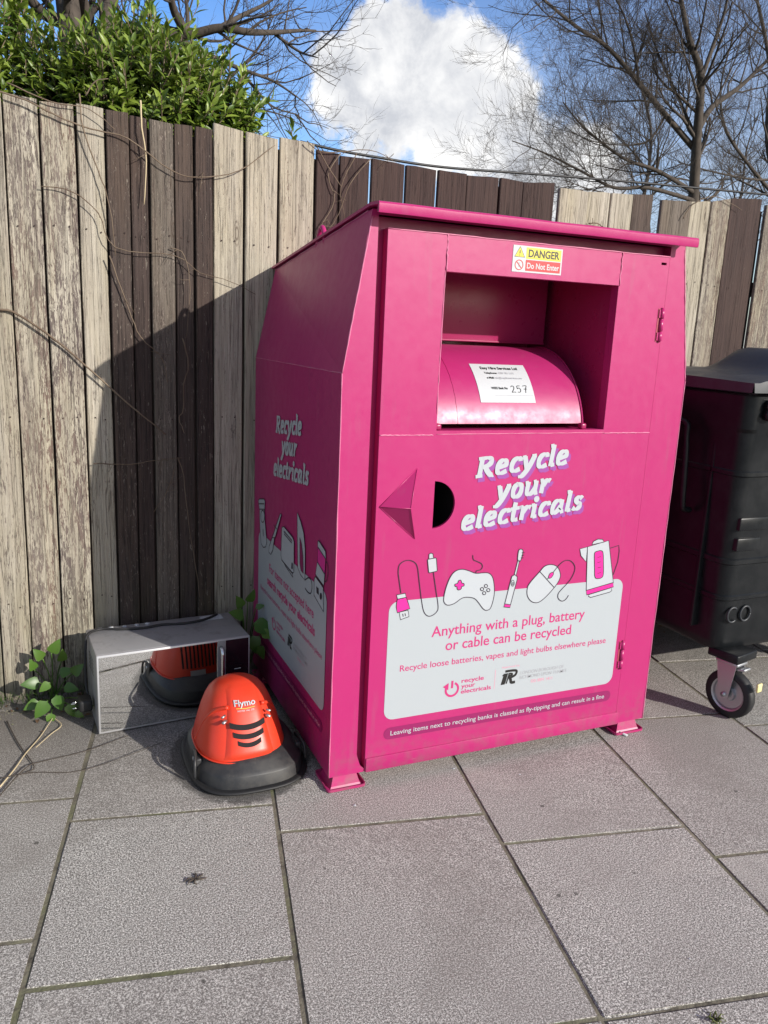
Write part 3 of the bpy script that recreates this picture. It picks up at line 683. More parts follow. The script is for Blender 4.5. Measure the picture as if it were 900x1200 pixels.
# feet
for fx in (.060, 1.213):
    for fy in (.055, .90):
        b = MB()
        def sq(h, z, cx=fx, cy_=fy): return [(cx-h,cy_-h,z),(cx+h,cy_-h,z),(cx+h,cy_+h,z),(cx-h,cy_+h,z)]
        b.rings([sq(.046,.0505), sq(.040,.044), sq(.049,.012), sq(.053,.006)], smooth=False)
        b.rings([[ (fx+x,fy+y,z) for x, y in rrect(-h,-h,h,h,.012,4)] for h, z in ((.064,.001),(.066,.004),(.066,.008),(.062,.006))], smooth=False, capt=True)
        b.rings([[ (fx+x,fy+y,z) for x, y in rrect(-h,-h,h,h,.012,4)] for h, z in ((.062,.0055),(.064,.012),(.067,.012),(.0665,.003))], smooth=False)
        b.build('foot', M['pink'], bank)
# lifting eye
b = MB(); p = at(376, 286, 'x', INS+.004); yy = p.y; zz = HT + sl*yy
b.tube([(INS+.006, yy-.040+.08*(i/14), zz-.010 + .062*math.sin(math.pi*i/14)**.7 - .012*(i/14)) for i in range(15)], .0085, 10)
b.build('lifting_eye', M['pink'], bank)

# ------------------------------------------------------------------ ground
g = MB(); S = 900
g.add([(-S,-S,-.02),(S,-S,-.02),(S,S,-.02),(-S,S,-.02)], [(0,1,2,3)])
tag(g.build('ground', M['ground']), kind='structure')
g = MB(); g.add([(-7,-6,-.003),(8,-6,-.003),(8,1.3,-.003),(-7,1.3,-.003)], [(0,1,2,3)])
tag(g.build('paving_joints', M['joint']), kind='structure')
PA = R_(11.2); e1 = Vector((math.cos(PA), -math.sin(PA), 0)); e2 = Vector((math.sin(PA), math.cos(PA), 0))
def st_(x, y): v = Vector((x, y, 0)); return v.dot(e1), v.dot(e2)
# joint lines between the columns, and known cross joints in each column
sA = st_(-.744,.254)[0]; sB = st_(-.227,-.244)[0]; sC = st_(.392,-.428)[0]; sD = st_(.982,-.529)[0]
cols = [sA-.62*3, sA-.62*2, sA-.62, sA, sB, sC, sD]
for i in range(9): cols.append(cols[-1]+.62)
known = {2: [st_(-.87,.255)[1], st_(-.92,-.343)[1]], 3: [st_(-.48,.052)[1], st_(-.61,-.561)[1]], 4: [st_(.10,-.209)[1], st_(.215,-1.016)[1]], 5: [st_(.68,-.481)[1]], 6: [st_(1.05,-.709)[1], st_(1.75,-.01)[1]]}
g = MB(); prg = random.Random(3)
for ci in range(len(cols)-1):
    ks = sorted(known.get(ci, [prg.uniform(-.3,.3)]))
    ts = list(ks)
    while ts[-1] < 2.6: ts.append(ts[-1] + prg.choice((.62,.78,.62)))
    while ts[0] > -6.5: ts.insert(0, ts[0] - prg.choice((.62,.78,.62)))
    for t0, t1 in zip(ts, ts[1:]):
        s0, s1 = cols[ci], cols[ci+1]; j = .0042
        c0 = e1*((s0+s1)/2) + e2*((t0+t1)/2)
        if c0.y > 1.5 or c0.x < -6 or c0.x > 6.5 or c0.y < -5.5: continue
        dz = prg.uniform(-.0012,.0012); tx_, ty_ = prg.uniform(-.002,.002), prg.uniform(-.002,.002)
        bm = bmesh.new(); bmesh.ops.create_cube(bm, size=1)
        for v in bm.verts: v.co = Vector((v.co.x*(s1-s0-2*j), v.co.y*(t1-t0-2*j), v.co.z*.03 - .015))
        te = [e for e in bm.edges if all(v.co.z > -.001 for v in e.verts)] + [e for e in bm.edges if abs(e.verts[0].co.z-e.verts[1].co.z) > .01]
        bmesh.ops.bevel(bm, geom=te, offset=.0035, segments=2, affect='EDGES')
        bm.verts.index_update(); vs = []
        for v in bm.verts:
            q = c0 + e1*v.co.x + e2*v.co.y; vs.append((q.x, q.y, min(0, v.co.z) + dz + tx_*v.co.x + ty_*v.co.y))
        g.add(vs, [[v.index for v in f.verts] for f in bm.faces], 0, False); bm.free()
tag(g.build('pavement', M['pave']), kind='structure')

# ------------------------------------------------------------------ fence
FY = .99
fence = empty('board_fence', (0, FY, 0), label='tall weathered close board timber fence behind the pink recycling bank', cat='fence')
tops = [(-40,98,0,108,.62,.6),(2,107,43,115,.92,.95),(46,118,86,122,.95,.95),(89,120,121,126,1,.35),(124,128,150,132,.12,.5),(152,134,172,138,.10,.4),(175,139,203,145,.25,.75),(205,144,226,147,.12,.3),(229,148,249,152,.08,.4),
 (251,143,286,153,1,.32),(289,154,326,163,1,.22),(330,160,370,168,1,.45),(372,175,398,180,.03,.1),(400,182,434.2,186,.06,.15),(436.6,185,475,193,.03,.1),(478,193,512.6,199,.08,.1),(515,199,548,204,.03,.1),(549,205,586,208,.10,.15),
 (588,208,614,213,.02,.1),(616,213,653,214,.04,.1),(657,220,690,225,.80,.0),(691,224,717,226,.72,.05),(718,226,743,228,.75,.0),(744,227,768,228,.16,.1),(777,234,811,236,.28,.35),(812,236,835,236,.75,.15),(836,236,858,233,.62,.95),(860,232,896,233,.10,.25),(899,240,930,243,.55,1.0)]
pl = []
for (u0,v0,u1,v1,pale,bl) in tops:
    p = at(u0, v0, 'y', FY); q = at(u1, v1, 'y', FY); pl.append([p.x, p.z, q.x, q.z, pale, bl])
x = pl[0][0]; left = []
fr = random.Random(11)
while x > -4.6:
    w = fr.uniform(.10,.155); z = fr.uniform(2.13,2.18); left.append([x-.006-w, z, x-.006, z+fr.uniform(-.01,.01), fr.choice((.1,.9,.9,.6)), fr.uniform(.2,.9)]); x -= w+.006
x = pl[-1][2]; right = []
while x < 7.0:
    w = fr.uniform(.10,.155); z = fr.uniform(2.12,2.18); right.append([x+.006, z, x+.006+w, z+fr.uniform(-.01,.01), fr.choice((.1,.05,.7,.2)), fr.uniform(.1,.8)]); x += w+.006
planks = left[::-1] + pl + right
g = MB(); att = []
def plank(x0, z0, x1, z1, yf, th, pale, bl, seed, lean=0, red=0):
    nz = 16; rs = []
    n0 = len(g.v); w = x1-x0
    for k in range(nz+1):
        t = k/nz; ja = .0022*noise.noise(Vector((seed*50, t*5, 0))); jb = .0022*noise.noise(Vector((seed*50+9, t*5, 3)))
        cup = .002*noise.noise(Vector((seed*20, t*2.5, 7)))
        za = .0 + z0*t; zb = .0 + z1*t; L = lean*(1-t)
        a, c = x0+ja+L, x1+jb+L; bv = .0025
        rs.append([(a+bv,yf+cup,za),(a+w*.3,yf+cup-.0006,za+(zb-za)*.3 + (.004*noise.noise(Vector((seed*33,1,k))) if k == nz else 0)),(a+w*.65,yf+cup-.0004,za+(zb-za)*.65 + (.005*noise.noise(Vector((seed*71,2,k))) if k == nz else 0)),(c-bv,yf+cup,zb),(c,yf+cup+bv,zb),(c,yf+th,zb),(a,yf+th,za),(a,yf+cup+bv,za)])
    g.rings(rs, capt=True, smooth=False)
    att.extend([(pale, seed, bl, 1-red)]*(len(g.v)-n0))
for i, (x0, z0, x1, z1, pale, bl) in enumerate(planks):
    yo = (0, .007, .002, .010)[i % 4] + fr.uniform(0, .003)
    plank(x0, z0, x1, z1, yo, .018, pale, bl, fr.random(), red=(.65 if x0 > .23 and pale < .3 else .1))
    for zn in (.385, 1.085, 1.755):
        for fx_ in (.28, .72):
            xn, zz_ = x0+(x1-x0)*fx_+fr.uniform(-.006,.006), zn+fr.uniform(-.01,.01); n0 = len(g.v)
            g.add([(xn+.0032*math.cos(a_*1.047), yo-.0034, zz_+.0032*math.sin(a_*1.047)) for a_ in range(6)], [(0,1,2,3,4,5)]); att.extend([(0,.5,0,.6)]*6)
# back boards that close the joints, except where daylight shows
gaps = [at(435.4,190,'y',FY).x, at(476.5,195,'y',FY).x, at(513.8,200,'y',FY).x]
for (a, bb) in zip(planks, planks[1:]):
    xm_ = (a[2]+bb[0])/2
    if any(abs(xm_-q) < .02 for q in gaps): continue
    if abs(xm_ - at(655,216,'y',FY).x) < .02 or abs(xm_ - at(772,230,'y',FY).x) < .02: continue
    plank(xm_-.022, min(a[3], bb[1])-.03, xm_+.022, min(a[3], bb[1])-.03, .0315, .014, .05, .1, fr.random())
g.att = att
g.build('boards', M['wood'], fence, sharp=40)
for z in (.35, 1.05, 1.72):
    g = MB(); g.box((-4.6,.047,z), (7,.085,z+.07)); g.att = [(.2,.3,.1,1)]*8; g.build('rail', M['wood'], fence)
for k in range(7):
    g = MB(); xx = -4.2+k*1.83; g.box((xx,.0865,0), (xx+.09,.18,2.05)); g.att = [(.3,.1*k,.2,1)]*8; g.build('post', M['wood'], fence)

# ------------------------------------------------------------------ vines
def pxline(pts, axis, c, jit=0): 
    return [at(x, y, axis, c + rnd.uniform(-jit, jit)) for x, y in pts]
def smooth3(P, k=4): return [Vector(p) for p in smooth2([tuple(p) for p in P], False, k)]
vines = [
 ([(-10,104),(30,118),(75,140),(115,153),(150,163),(200,200),(232,208),(280,200),(322,170)], .0028),
 ([(-6,362),(15,366),(45,384),(80,411),(105,433),(150,473),(170,489),(194,509)], .0040),
 ([(128,300),(150,360),(165,395),(190,420),(196,448)], .0022),
 ([(93,110),(97,150),(115,200),(128,240),(135,300)], .0026),
 ([(110,543),(150,544),(180,540),(208,536)], .0020), ([(208,536),(215,558),(222,620),(232,680),(234,700)], .0020), ([(205,548),(196,575),(180,600)], .0018),
 ([(214,396),(221,428),(215,450),(215,480),(210,490),(216,508)], .0026), ([(200,290),(216,300),(222,340),(218,396)], .0018),
 ([(8,97),(60,120),(104,128),(135,152)], .0022), ([(165,118),(166,150),(171,190),(169,240)], .0030),
 ([(48,218),(85,225),(115,250),(135,290),(205,300),(235,320),(270,330),(300,345)], .0018),
 ([(398,180),(385,205),(392,235),(374,268)], .0024), ([(434,186),(410,215),(397,250),(386,268)], .0022), ([(418,180),(400,220),(404,255)], .0018), ([(372,172),(385,198),(400,220)], .0022),
 ([(360,165),(380,178),(432,176),(460,188)], .0020), ([(100,112),(112,95),(127,92)], .0022),
 ([(690,262),(700,262),(708,268)], .003), ([(800,256),(812,240),(835,230),(855,237),(870,246)], .0022)]
for k, (pts, r) in enumerate(vines):
    g = MB(); P = smooth3([p + Vector((0, rnd.uniform(-.008,.004), 0)) for p in pxline(pts, 'y', FY-.012)])
    P = [p + Vector((rnd.uniform(-.0015,.0015), 0, rnd.uniform(-.0015,.0015))) for p in P]
    g.tube(P, [r*(1.15-.6*i/len(P)) for i in range(len(P))], 5)
    if k % 2 == 0 and k != 10:
        for q in range(3):
            i0 = rnd.randrange(2, len(P)-1); p = P[i0]; g.tube([p, p+Vector((rnd.uniform(-.03,.03),-.006,rnd.uniform(-.03,.02))), p+Vector((rnd.uniform(-.05,.05),-.004,rnd.uniform(-.07,.01)))], [r*.6,r*.45,r*.3], 4)
    o = g.build('vine_stem', M['straw'] if k == 10 else M['vine'])
    lab = ['thin brown climber stem swagged just below the top of the left boards', 'thickest bare stem sloping down to the right across the pale left boards', 'wiry stem hanging down across the dark brown boards', 'short stem dropping from the top of the third pale board',
      'short level stem crossing the dark boards at mid height', 'stem hanging from the level stem down to the microwave top', 'short stem branching down left from the level stem', 'kinked upright stem on the dark boards right of the thick sloping stem', 'fine stem above the kinked upright stem',
      'fine stem lying close under the bush along the board tops', 'pale straw stalk hanging down over the dark boards under the bush', 'very fine long stem crossing to the knotted pale board', 'left of four bramble stems hanging beside the pink lifting eye', 'longest bramble stem leaning towards the pink lifting eye', 'bramble stem hanging just right of the lifting eye', 'short bramble stem joining the stems above the lifting eye',
      'bramble stem lying along the dark board tops above the bank', 'bare twig sticking up against the laurel bush', 'tiny curled stem above the pink lid on the tan boards', 'fine arched stem over the board tops above the black bin'][k]
    tag(o, lab, 'vine', 'climber stems on the fence')
g = MB(); P = smooth3([at(352,166,'y',1.06), at(395,176,'y',1.06), at(440,184,'y',1.06), at(520,196,'y',1.06), at(640,205,'y',1.07), at(760,215,'y',1.08), at(930,231,'y',1.09)], 8)
g.tube(P, .0055, 6); tag(g.build('overhead_cable', M['cable']), 'black cable running along just above the fence top', 'cable')

# ------------------------------------------------------------------ leaves
def leaf(mb, base, d, nrm, L, w, mi=0, heart=False, fold=.25):
    d = d.normalized(); s = d.cross(nrm); s = s.normalized() if s.length > 1e-5 else d.orthogonal().normalized(); nn = s.cross(d)
    prof = [(0,.05),(.12,.85),(.28,1.0),(.55,.80),(.8,.42),(1,0)] if heart else [(0,.08),(.25,.75),(.5,1),(.75,.72),(1,0)]
    if heart: prof = [(-.08,.0)] + prof
    vs = []; 
    for t, k in prof:
        c = base + d*(L*t) - nn*(L*.22*t*t)
        for q in (-1, 0, 1): vs.append(c + s*(w*.5*k*q) + nn*(w*fold*abs(q)*k))
    fs = []
    for i in range(len(prof)-1):
        for q in (0, 1): fs.append((i*3+q, i*3+q+1, (i+1)*3+q+1, (i+1)*3+q))
    mb.add(vs, fs, mi, True)
lr = random.Random(5)
def rv(): return Vector((lr.gauss(0,1), lr.gauss(0,1), lr.gauss(0,1))).normalized()
def bush(name, blobs, nsh, label, L=.066):
    root = empty(name, (0,0,0), label=label, cat='bush')
    g = MB(); tw = MB(); tot = sum(b_[1][0]*b_[1][2] for b_ in blobs)
    for (c, rad) in blobs:
        for _ in range(int(nsh*rad[0]*rad[2]/tot)):
            u = rv(); k = lr.uniform(.45,1.0)**.5
            if u.y > .3: u.y *= -1
            p = Vector((c.x+u.x*rad[0]*k, c.y+u.y*rad[1]*k, c.z+u.z*rad[2]*k))
            ax = (u*.5 + Vector((0,-.15,.85)) + rv()*.35).normalized(); sl_ = lr.choice((.06,.09,.12,.2))*lr.uniform(.8,1.2)
            tw.tube([p-ax*.10, p, p+ax*sl_], [.004,.003,.0015], 4)
            m_ = lr.randint(9, 14); ph = lr.uniform(0, 6.28)
            for j in range(m_):
                t = j/m_; a = ph + j*2.4; o1 = ax.orthogonal().normalized(); o2 = ax.cross(o1)
                rad_ = o1*math.cos(a)+o2*math.sin(a); el = .25+.9*t
                d = rad_*(1.15-t*.75) + ax*el
                leaf(g, p + ax*sl_*t, d, ax, L*lr.uniform(.7,1.2)*(1-.25*t), L*.27*lr.uniform(.8,1.15))
    g.build('foliage', M['laurel'], root); tw.build('stems', M['vine'], root)
    return root
def B(u, v, Y, rx, rz, ry=None): return (at(u, v, 'y', Y), (rx, ry or rx*.8, rz))
bush('laurel_bush', [B(165,140,1.55,.40,.20,.35), B(215,145,1.5,.30,.15,.3), B(110,135,1.6,.28,.14), B(178,105,1.6,.22,.17), B(250,160,1.45,.14,.06)], 700, 'glossy green laurel bush rising behind the fence, dense rounded clump')
bush('laurel_bush', [B(10,95,1.6,.20,.24), B(55,120,1.55,.16,.12), B(-50,90,1.6,.3,.3)], 190, 'looser green laurel at the left edge behind the fence top')
root = empty('laurel_sprig', (0,0,0), label='small lone green sprig poking over the three pale boards', cat='sprig')
g = MB(); tw = MB(); p = at(343, 175, 'y', 1.05); tw.tube([p-Vector((0,0,.2)), p, p+Vector((-.006,0,.07))], .002, 4)
for j in range(8): a = j*2.4; leaf(g, p+Vector((0,0,.012*j-.01)), Vector((math.cos(a),math.sin(a)*.6,.7+.1*j)), Vector((0,0,1)), .05, .018)
g.build('foliage', M['laurel'], root); tw.build('stem', M['vine'], root)

# weeds
def weed(name, specs, base, label, seed):
    q = random.Random(seed); root = empty(name, base, label=label, cat='weed'); g = MB(); s = MB(); Bv = Vector(base)
    for (u, v, Y, L, ang) in specs:
        p = at(u, v, 'y', Y) - Bv
        d = Vector((math.cos(R_(ang)), -.35, math.sin(R_(ang))))
        L *= q.uniform(.72, 1.0)
        leaf(g, p, d, Vector((q.uniform(-.5,.5), -1, .55+q.uniform(-.3,.3))), L, L*.74, 0, True, .12)
        mid_ = Vector((p.x*.5, p.y*.6+.01, p.z*.65)); s.tube(smooth3([Vector((q.uniform(-.02,.02), .0, .001)), mid_, p]), .0022, 5)
    g.build('foliage', M['weed'], root); s.build('stems', M['weed'], root); return root
weed('broadleaf_weed', [(60,765,.90,.085,60),(50,772,.92,.065,120),(70,790,.86,.075,25),(46,800,.88,.070,170),(58,800,.84,.06,215),(75,805,.80,.075,-10),(66,815,.80,.08,-75),(55,822,.80,.085,-130),(80,825,.78,.07,-70),(85,790,.84,.06,50),(92,818,.78,.06,-50),(40,785,.93,.055,100),(45,822,.85,.06,200),(72,775,.90,.055,80),(88,835,.75,.05,-30),(60,836,.78,.06,-100),(98,830,.74,.045,20)], (-.79,.93,0), 'broad leaved green weed growing at the fence foot left of the microwave', 1)
weed('broadleaf_weed', [(290,705,.80,.06,60),(285,722,.78,.07,150),(298,730,.74,.10,-25),(296,745,.74,.09,-80),(283,712,.80,.06,110),(300,712,.80,.05,20),(302,758,.72,.07,-60),(290,752,.76,.06,-120),(306,742,.72,.07,-10)], (-.05,.90,0), 'large leaved green weed squeezed between microwave and bank side', 2)

# ------------------------------------------------------------------ microwave
MWo = Vector((-.652,.607,0)); ma = math.atan2(.036,.55)
mw = empty('microwave', MWo, ma, label='mirror fronted silver microwave dumped on the paving against the fence', cat='microwave')
mw.rotation_euler = (0, 0, ma)
w, d, h = .556, .275, .302
b = MB(); b.rbox((0,.012,.004), (w,d,h), .004); 
for x in (.04, w-.04): 
    for y in (.04, d-.04): b.tube([(x,y,0),(x,y,.006)], .012, 10)
for i in range(5):
    for j in range(9): b.box((-.0006, .09+.012*j, .19+.014*i), (.0004, .098+.012*j, .194+.014*i), 1)
b.build('casing', [M['steel'], M['black']], mw)
b = MB(); b.rbox((0,0,.004), (w,.0125,h), .003); b.build('front_frame', M['frame'], mw)
b = MB(); b.box((.0075,-.0012,.0125), (.430,.001,h-.0075)); b.build('mirror_door', M['mirror'], mw)
b = MB(); b.box((.462,-.0012,.010), (w-.006,.001,h-.006))
for i in range(6): b.box((.495,-.0018,.045+.026*i), (.520,-.0010,.048+.026*i), 1)
b.build('control_panel', [M['glossblack'], M['paper']], mw)
b = MB(); b.box((.431,-.0008,.010), (.461,.001,h-.006)); b.build('door_edge', M['steel'], mw)
b = MB(); b.tube([(.443,-.002,h-.03),(.443,-.026,h-.033),(.443,-.030,h-.05),(.443,-.030,.055),(.443,-.026,.040),(.443,-.002,.037)], .0075, 10); b.build('handle', M['chrome'], mw)
b = MB(); b.box((.43,d-.060,h-.0002), (.515,d-.014,h+.0006)); b.box((.445,d-.05,h+.0007), (.50,d-.046,h+.0010), 1); b.box((.445,d-.04,h+.0007), (.48,d-.036,h+.0010), 1); b.build('rating_label', [M['paper'], M['greytext']], mw)
for x in (.05,.09,.14,.185,.225): b = MB(); b.tube([(x,d-.012-.005*(x > .1),h-.001),(x,d-.012-.005*(x > .1),h+.003)], .009, 12); b.build('rubber_bumper', M['paper'], mw)
b = MB(); P = smooth3([(.50,d-.018,h+.004),(.44,d-.060,h+.005),(.36,d-.075,h+.005),(.27,d-.060,h+.005),(.20,d-.070,h+.005),(.12,d-.055,h+.006),(.05,d-.030,h+.006),(.0,d-.06,h+.003),(-.012,d-.085,h-.03),(-.018,d-.10,.20),(-.020,d-.12,.13),(-.016,d-.14,.095)], 6)
b.tube(P, .0050, 8); cord = b.build('power_cord', M['rubber'], mw)
b = MB(); b.rbox((-.055,.075,.06), (-.008,.14,.105), .01, seg=3); b.build('plug', M['rubber'], cord)
b = MB()
for z in (.072,.094): b.tube([(-.056,.10,z),(-.075,.10,z)], .0028, 6)
b.tube([(-.056,.115,.083),(-.078,.115,.083)], .003, 6)
b.build('plug_pins', M['chrome'], cord)

# ------------------------------------------------------------------ hover mower
MC = Vector((-.205,.305,0)); mo = empty('hover_mower', MC, 0, label='orange hooded hover mower with charcoal deck standing in front of the microwave', cat='lawn mower')
def sup(hw, yf_, yb, z, n_=2.6, N=48):
    out = []
    for i in range(N):
        a = 2*math.pi*i/N; c, s = math.cos(a), math.sin(a)
        x = hw*math.copysign(abs(c)**(2/n_), c); yy = math.copysign(abs(s)**(2/n_), s); yc = (yf_+yb)/2; hl = (yb-yf_)/2
        out.append((x, yc+yy*hl, z))
    return out
b = MB()
b.rings([sup(.185,-.228,.225,.004,3), sup(.196,-.243,.240,.006,3), sup(.199,-.246,.243,.010,3), sup(.196,-.243,.240,.015,3), sup(.190,-.236,.233,.015,3), sup(.184,-.228,.226,.016,3)], capb=True, capt=True)
b.build('skirt', M['rubber'], mo)
b = MB(); b.rings([sup(.183,-.226,.224,.015,3), sup(.178,-.220,.218,.052,3), sup(.1765,-.2185,.2165,.055,3), sup(.170,-.211,.210,.062,2.9), sup(.154,-.191,.195,.084,2.6), sup(.140,-.172,.18,.097,2.5)], capt=True, smooth=True)
deck = b.build('deck', M['deck'], mo)
HZ = [(.085,.146,-.178,.165,2.6),(.10,.146,-.178,.165,2.6),(.13,.139,-.164,.158,2.7),(.17,.129,-.144,.150,2.7),(.21,.118,-.122,.142,2.6),(.245,.106,-.102,.132,2.5),(.27,.095,-.086,.120,2.4),(.290,.080,-.068,.102,2.3),(.305,.062,-.047,.078,2.2),(.315,.038,-.026,.045,2.1),(.319,.015,-.008,.020,2)]
def hint(z):
    z = max(HZ[0][0], min(HZ[-1][0], z))
    for a, c in zip(HZ, HZ[1:]):
        if z <= c[0]: t = (z-a[0])/(c[0]-a[0]); return [a[i]+(c[i]-a[i])*t for i in range(5)]
def hy(x, z, back=False):
    _, hw, yf_, yb, n_ = hint(z); yc = (yf_+yb)/2; hl = (yb-yf_)/2
    k = max(0, 1-abs(x/hw)**n_)**(1/n_); return yc + (hl*k if back else -hl*k)
b = MB(); b.rings([sup(hint(z)[1], hint(z)[2], hint(z)[3], z, hint(z)[4], 64) for z in [.085,.092,.10,.115,.13,.15,.17,.19,.21,.228,.245,.258,.27,.281,.290,.298,.305,.311,.315,.318,.319]], capt=True)
b.tube([ (p[0]*1.012, p[1]*1.012, .0885) for p in sup(.147,-.179,.166,.09,2.6,48)] + [ (sup(.147,-.179,.166,.09,2.6,48)[0][0]*1.012, sup(.147,-.179,.166,.09,2.6,48)[0][1]*1.012, .0885)], .003, 6)
hood = b.build('hood', M['orange'], mo)
# raised front panel
def fpan(t, s):
    z = .100+(.3175-.100)*t; hwp = .082-.034*t**.8
    if t > .93: hwp = min(hwp, hint(z)[1]*.8)
    x = s*hwp; zz = max(.0, z)
    return x, zz
b = MB(); nt, ns = 26, 14; rs = []
for i in range(nt+1):
    row = []
    for j in range(ns+1):
        s = -1+2*j/ns; x, z = fpan(i/nt, s); e_ = .0100*(1-abs(s)**10)*min(1, i/1.5)*(1-(i/nt)**7) ; 
        row.append((x, hy(min(abs(x), hint(z)[1]*.97)*(1 if x > 0 else -1), z) - e_ - .0006, z + e_*.35))
    rs.append(row)
b.rings(rs, close=False); b.build('front_panel', M['orange'], hood); hood.location = (-.018, 0, .004); hood.scale = (1, 1, .90)
def hmap(u, v, h=0): return (u, hy(u, v) - .0128 - h, v + .003)
b = MB()
for (zc, hw_, t_) in ((.198,.058,.0085),(.170,.050,.0078),(.144,.038,.0070)):
    N = 16; top_ = []; bo = []
    for i in range(N+1):
        u = -hw_+2*hw_*i/N; dz = .010*(u/hw_)**2 + .07*(u)*.15
        top_.append(hmap(u, zc+dz+t_, .0006)); bo.append(hmap(u, zc+dz-t_, .0006))
    b.add(top_+bo, [(i, i+1, N+2+i, N+1+i) for i in range(N)])
b.build('vent_slots', M['dark_shade'], hood)  # dark strips laid on the hood surface for the shade in its slots
b = MB(); text(b, 'Flymo', -.036, .034, .262, .0175, hmap, .0008, 0, .022)
stroke(b, [(-.031,.2555),(0,.2535),(.030,.2555)], .0014, hmap, .0008, 1); text(b, 'HOVER VAC 270', -.028, .027, .2455, .005, hmap, .0008, 0, .01)
b.build('brand_lettering', [M['vinyl2'], M['yellow']], hood)
# shoulders: recessed handle sockets either side of the panel
for s in (-1, 1):
    b = MB(); 
    P = [(s*(.055),-.095,.262),(s*.090,-.064,.240),(s*.116,-.034,.190),(s*.134,-.012,.130),(s*.143,0,.100)]
    b.tube(smooth3(P, 5), [.0075*(1-.1*i/21) for i in range(21)], 10); b.build('shoulder_rib', M['orange'], hood)
    b = MB(); b.tube([(s*.066,-.112,.222),(s*.078,-.124,.218)], .0055, 10); b.tube([(s*.068,-.108,.240),(s*.080,-.118,.238)], .004, 10); b.build('socket_bolt', M['zinc'], hood)
    b = MB(); b.rbox((s*.168-.012,-.10,.030), (s*.168+.012,-.035,.075), .006, seg=3); b.tube([(s*.168-.015,-.068,.062),(s*.168+.015,-.068,.062)], .007, 10, 1)
    b.tube(smooth3([(s*.186,-.12,.020),(s*.184,-.11,.07),(s*.176,-.07,.085),(s*.176,-.03,.075)], 4), .005, 8, 0); b.build('handle_bracket', [M['deck'], M['zinc']], deck)
# rear: grille, sticker, cable grommet
b = MB()
for i in range(11):
    x = -.075+.015*i
    b.add([(x-.0035, hy(x-.0035, z, True)+.0014, z) for z in (.135,.16,.19,.22,.245)] + [(x+.0035, hy(x+.0035, z, True)+.0014, z) for z in (.135,.16,.19,.22,.245)], [(k, k+1, k+6, k+5) for k in range(4)])
b.build('rear_grille', M['dark_shade'], hood)  # grille openings drawn as dark strips, their shade put into the colour
b = MB(); b.add([(x, hy(x, z, True)+.002, z) for z in (.10,.126) for x in (-.05,-.03,-.01,.01)], [(i, i+1, i+5, i+4) for i in range(3)]); b.build('rating_sticker', M['paper'], hood)
b = MB(); b.tube([(.10,.20,.085),(.10,.20,.125)], [.032,.028], 18); b.tube([(.10+.03*math.cos(a*.4),.20+.03*math.sin(a*.4),.13) for a in range(17)], .006, 8); b.build('motor_cap', M['rubber'], deck)

# ------------------------------------------------------------------ wheeled bin
BO = Vector((1.55,-.05,0)); wb = empty('wheeled_bin', BO, 0, label='large black four wheeled waste bin standing right of the pink bank', cat='waste bin')
BW, BD = 1.34, .96
def rr2(x0, y0, x1, y1, r, z, n_=5): return [(x, y, z) for x, y in rrect(x0, y0, x1, y1, r, n_)]
b = MB()
def lvl(z, ins, extra=0): return rr2(ins-extra, ins-extra, BW-ins+extra, BD-ins+extra, .055, z)
zs = [(.285,.055,0),(.30,.045,0),(.33,.040,0),(.493,.034,0),(.498,.034,.006),(.512,.034,.006),(.517,.033,0),(.640,.028,0),(.645,.028,.007),(.662,.028,.007),(.667,.027,0),(.90,.016,0),(.985,.012,0),(.990,.012,.006),(1.004,.012,.006),(1.009,.011,0),(1.150,.005,0),(1.165,.0,.006),(1.285,-.002,.008),(1.292,-.004,.016)]
b.rings([lvl(*q) for q in zs], capb=True, smooth=False)
# ribs on the front wall and raised frames
for (z0, z1, x0_, x1_) in ((.78,.83,.05,.20),(.70,.75,.05,.17),(.87,.92,.36,.60),(.78,.83,.36,.60),(1.03,1.13,.05,.34)):
    b.rbox((x0_,.012,z0), (x1_,.045,z1), .006)
for k in range(8): b.rbox((.40+.11*k,.008,.35), (.415+.11*k,.05,1.12), .005)
# side wall ribs
for k in range(4): b.rbox((.006,.14+.22*k,.36), (.05,.155+.22*k,1.10), .005)
bb_ = b.build('bin_body', M['binp'], wb, sharp=35)
# embossed letters
def cmap(u, v, h=0): return (u, .034-.0035-h, v)
b = MB()
for cx, a0, a1 in ((.098,50,310),(.165,0,360)):
    P = [(cx+.026*math.cos(R_(a)), .437+.030*math.sin(R_(a))) for a in range(a0, a1+1, 10)]
    pts3 = [(p[0],.029,p[1]) for p in P]; b.tube(pts3, .0045, 8)
b.build('embossed_letters', M['binlid'], bb_)
# lid: domed slabs with front lip
b = MB()
def lidz(x, y):
    u = x/BW; v = y/BD
    base = 1.334 + .020*min(1, u/.10)**.6 + .010*math.sin(math.pi*v)
    hs_ = lambda k: (lambda q: q*q*(3-2*q))(max(0, min(1, k)))
    hump = .095*hs_((u-.10)/.14) * hs_((v-.02)/.12) * hs_((.50-v)/.14)
    return base + hump
nx_, ny_ = 56, 36; ov = .030; rows = []
for j in range(ny_+1):
    y = -ov + (BD+2*ov)*j/ny_; row = []
    for i in range(nx_+1):
        x = -ov + (BW+2*ov)*i/nx_; row.append((x, y, lidz(max(0, x), max(0, min(BD, y)))))
    rows.append(row)
b.rings(rows, close=False)
per = [(-ov,-ov),(BW+ov,-ov),(BW+ov,BD+ov),(-ov,BD+ov)]
skirt_t = [rows[0][i] for i in range(nx_+1)]; 
b.rings([skirt_t, [(p[0],p[1]-.004,p[2]-.020) for p in skirt_t], [(p[0],p[1]-.006,1.300) for p in skirt_t], [(p[0],p[1]+.02,1.294) for p in skirt_t]], close=False)
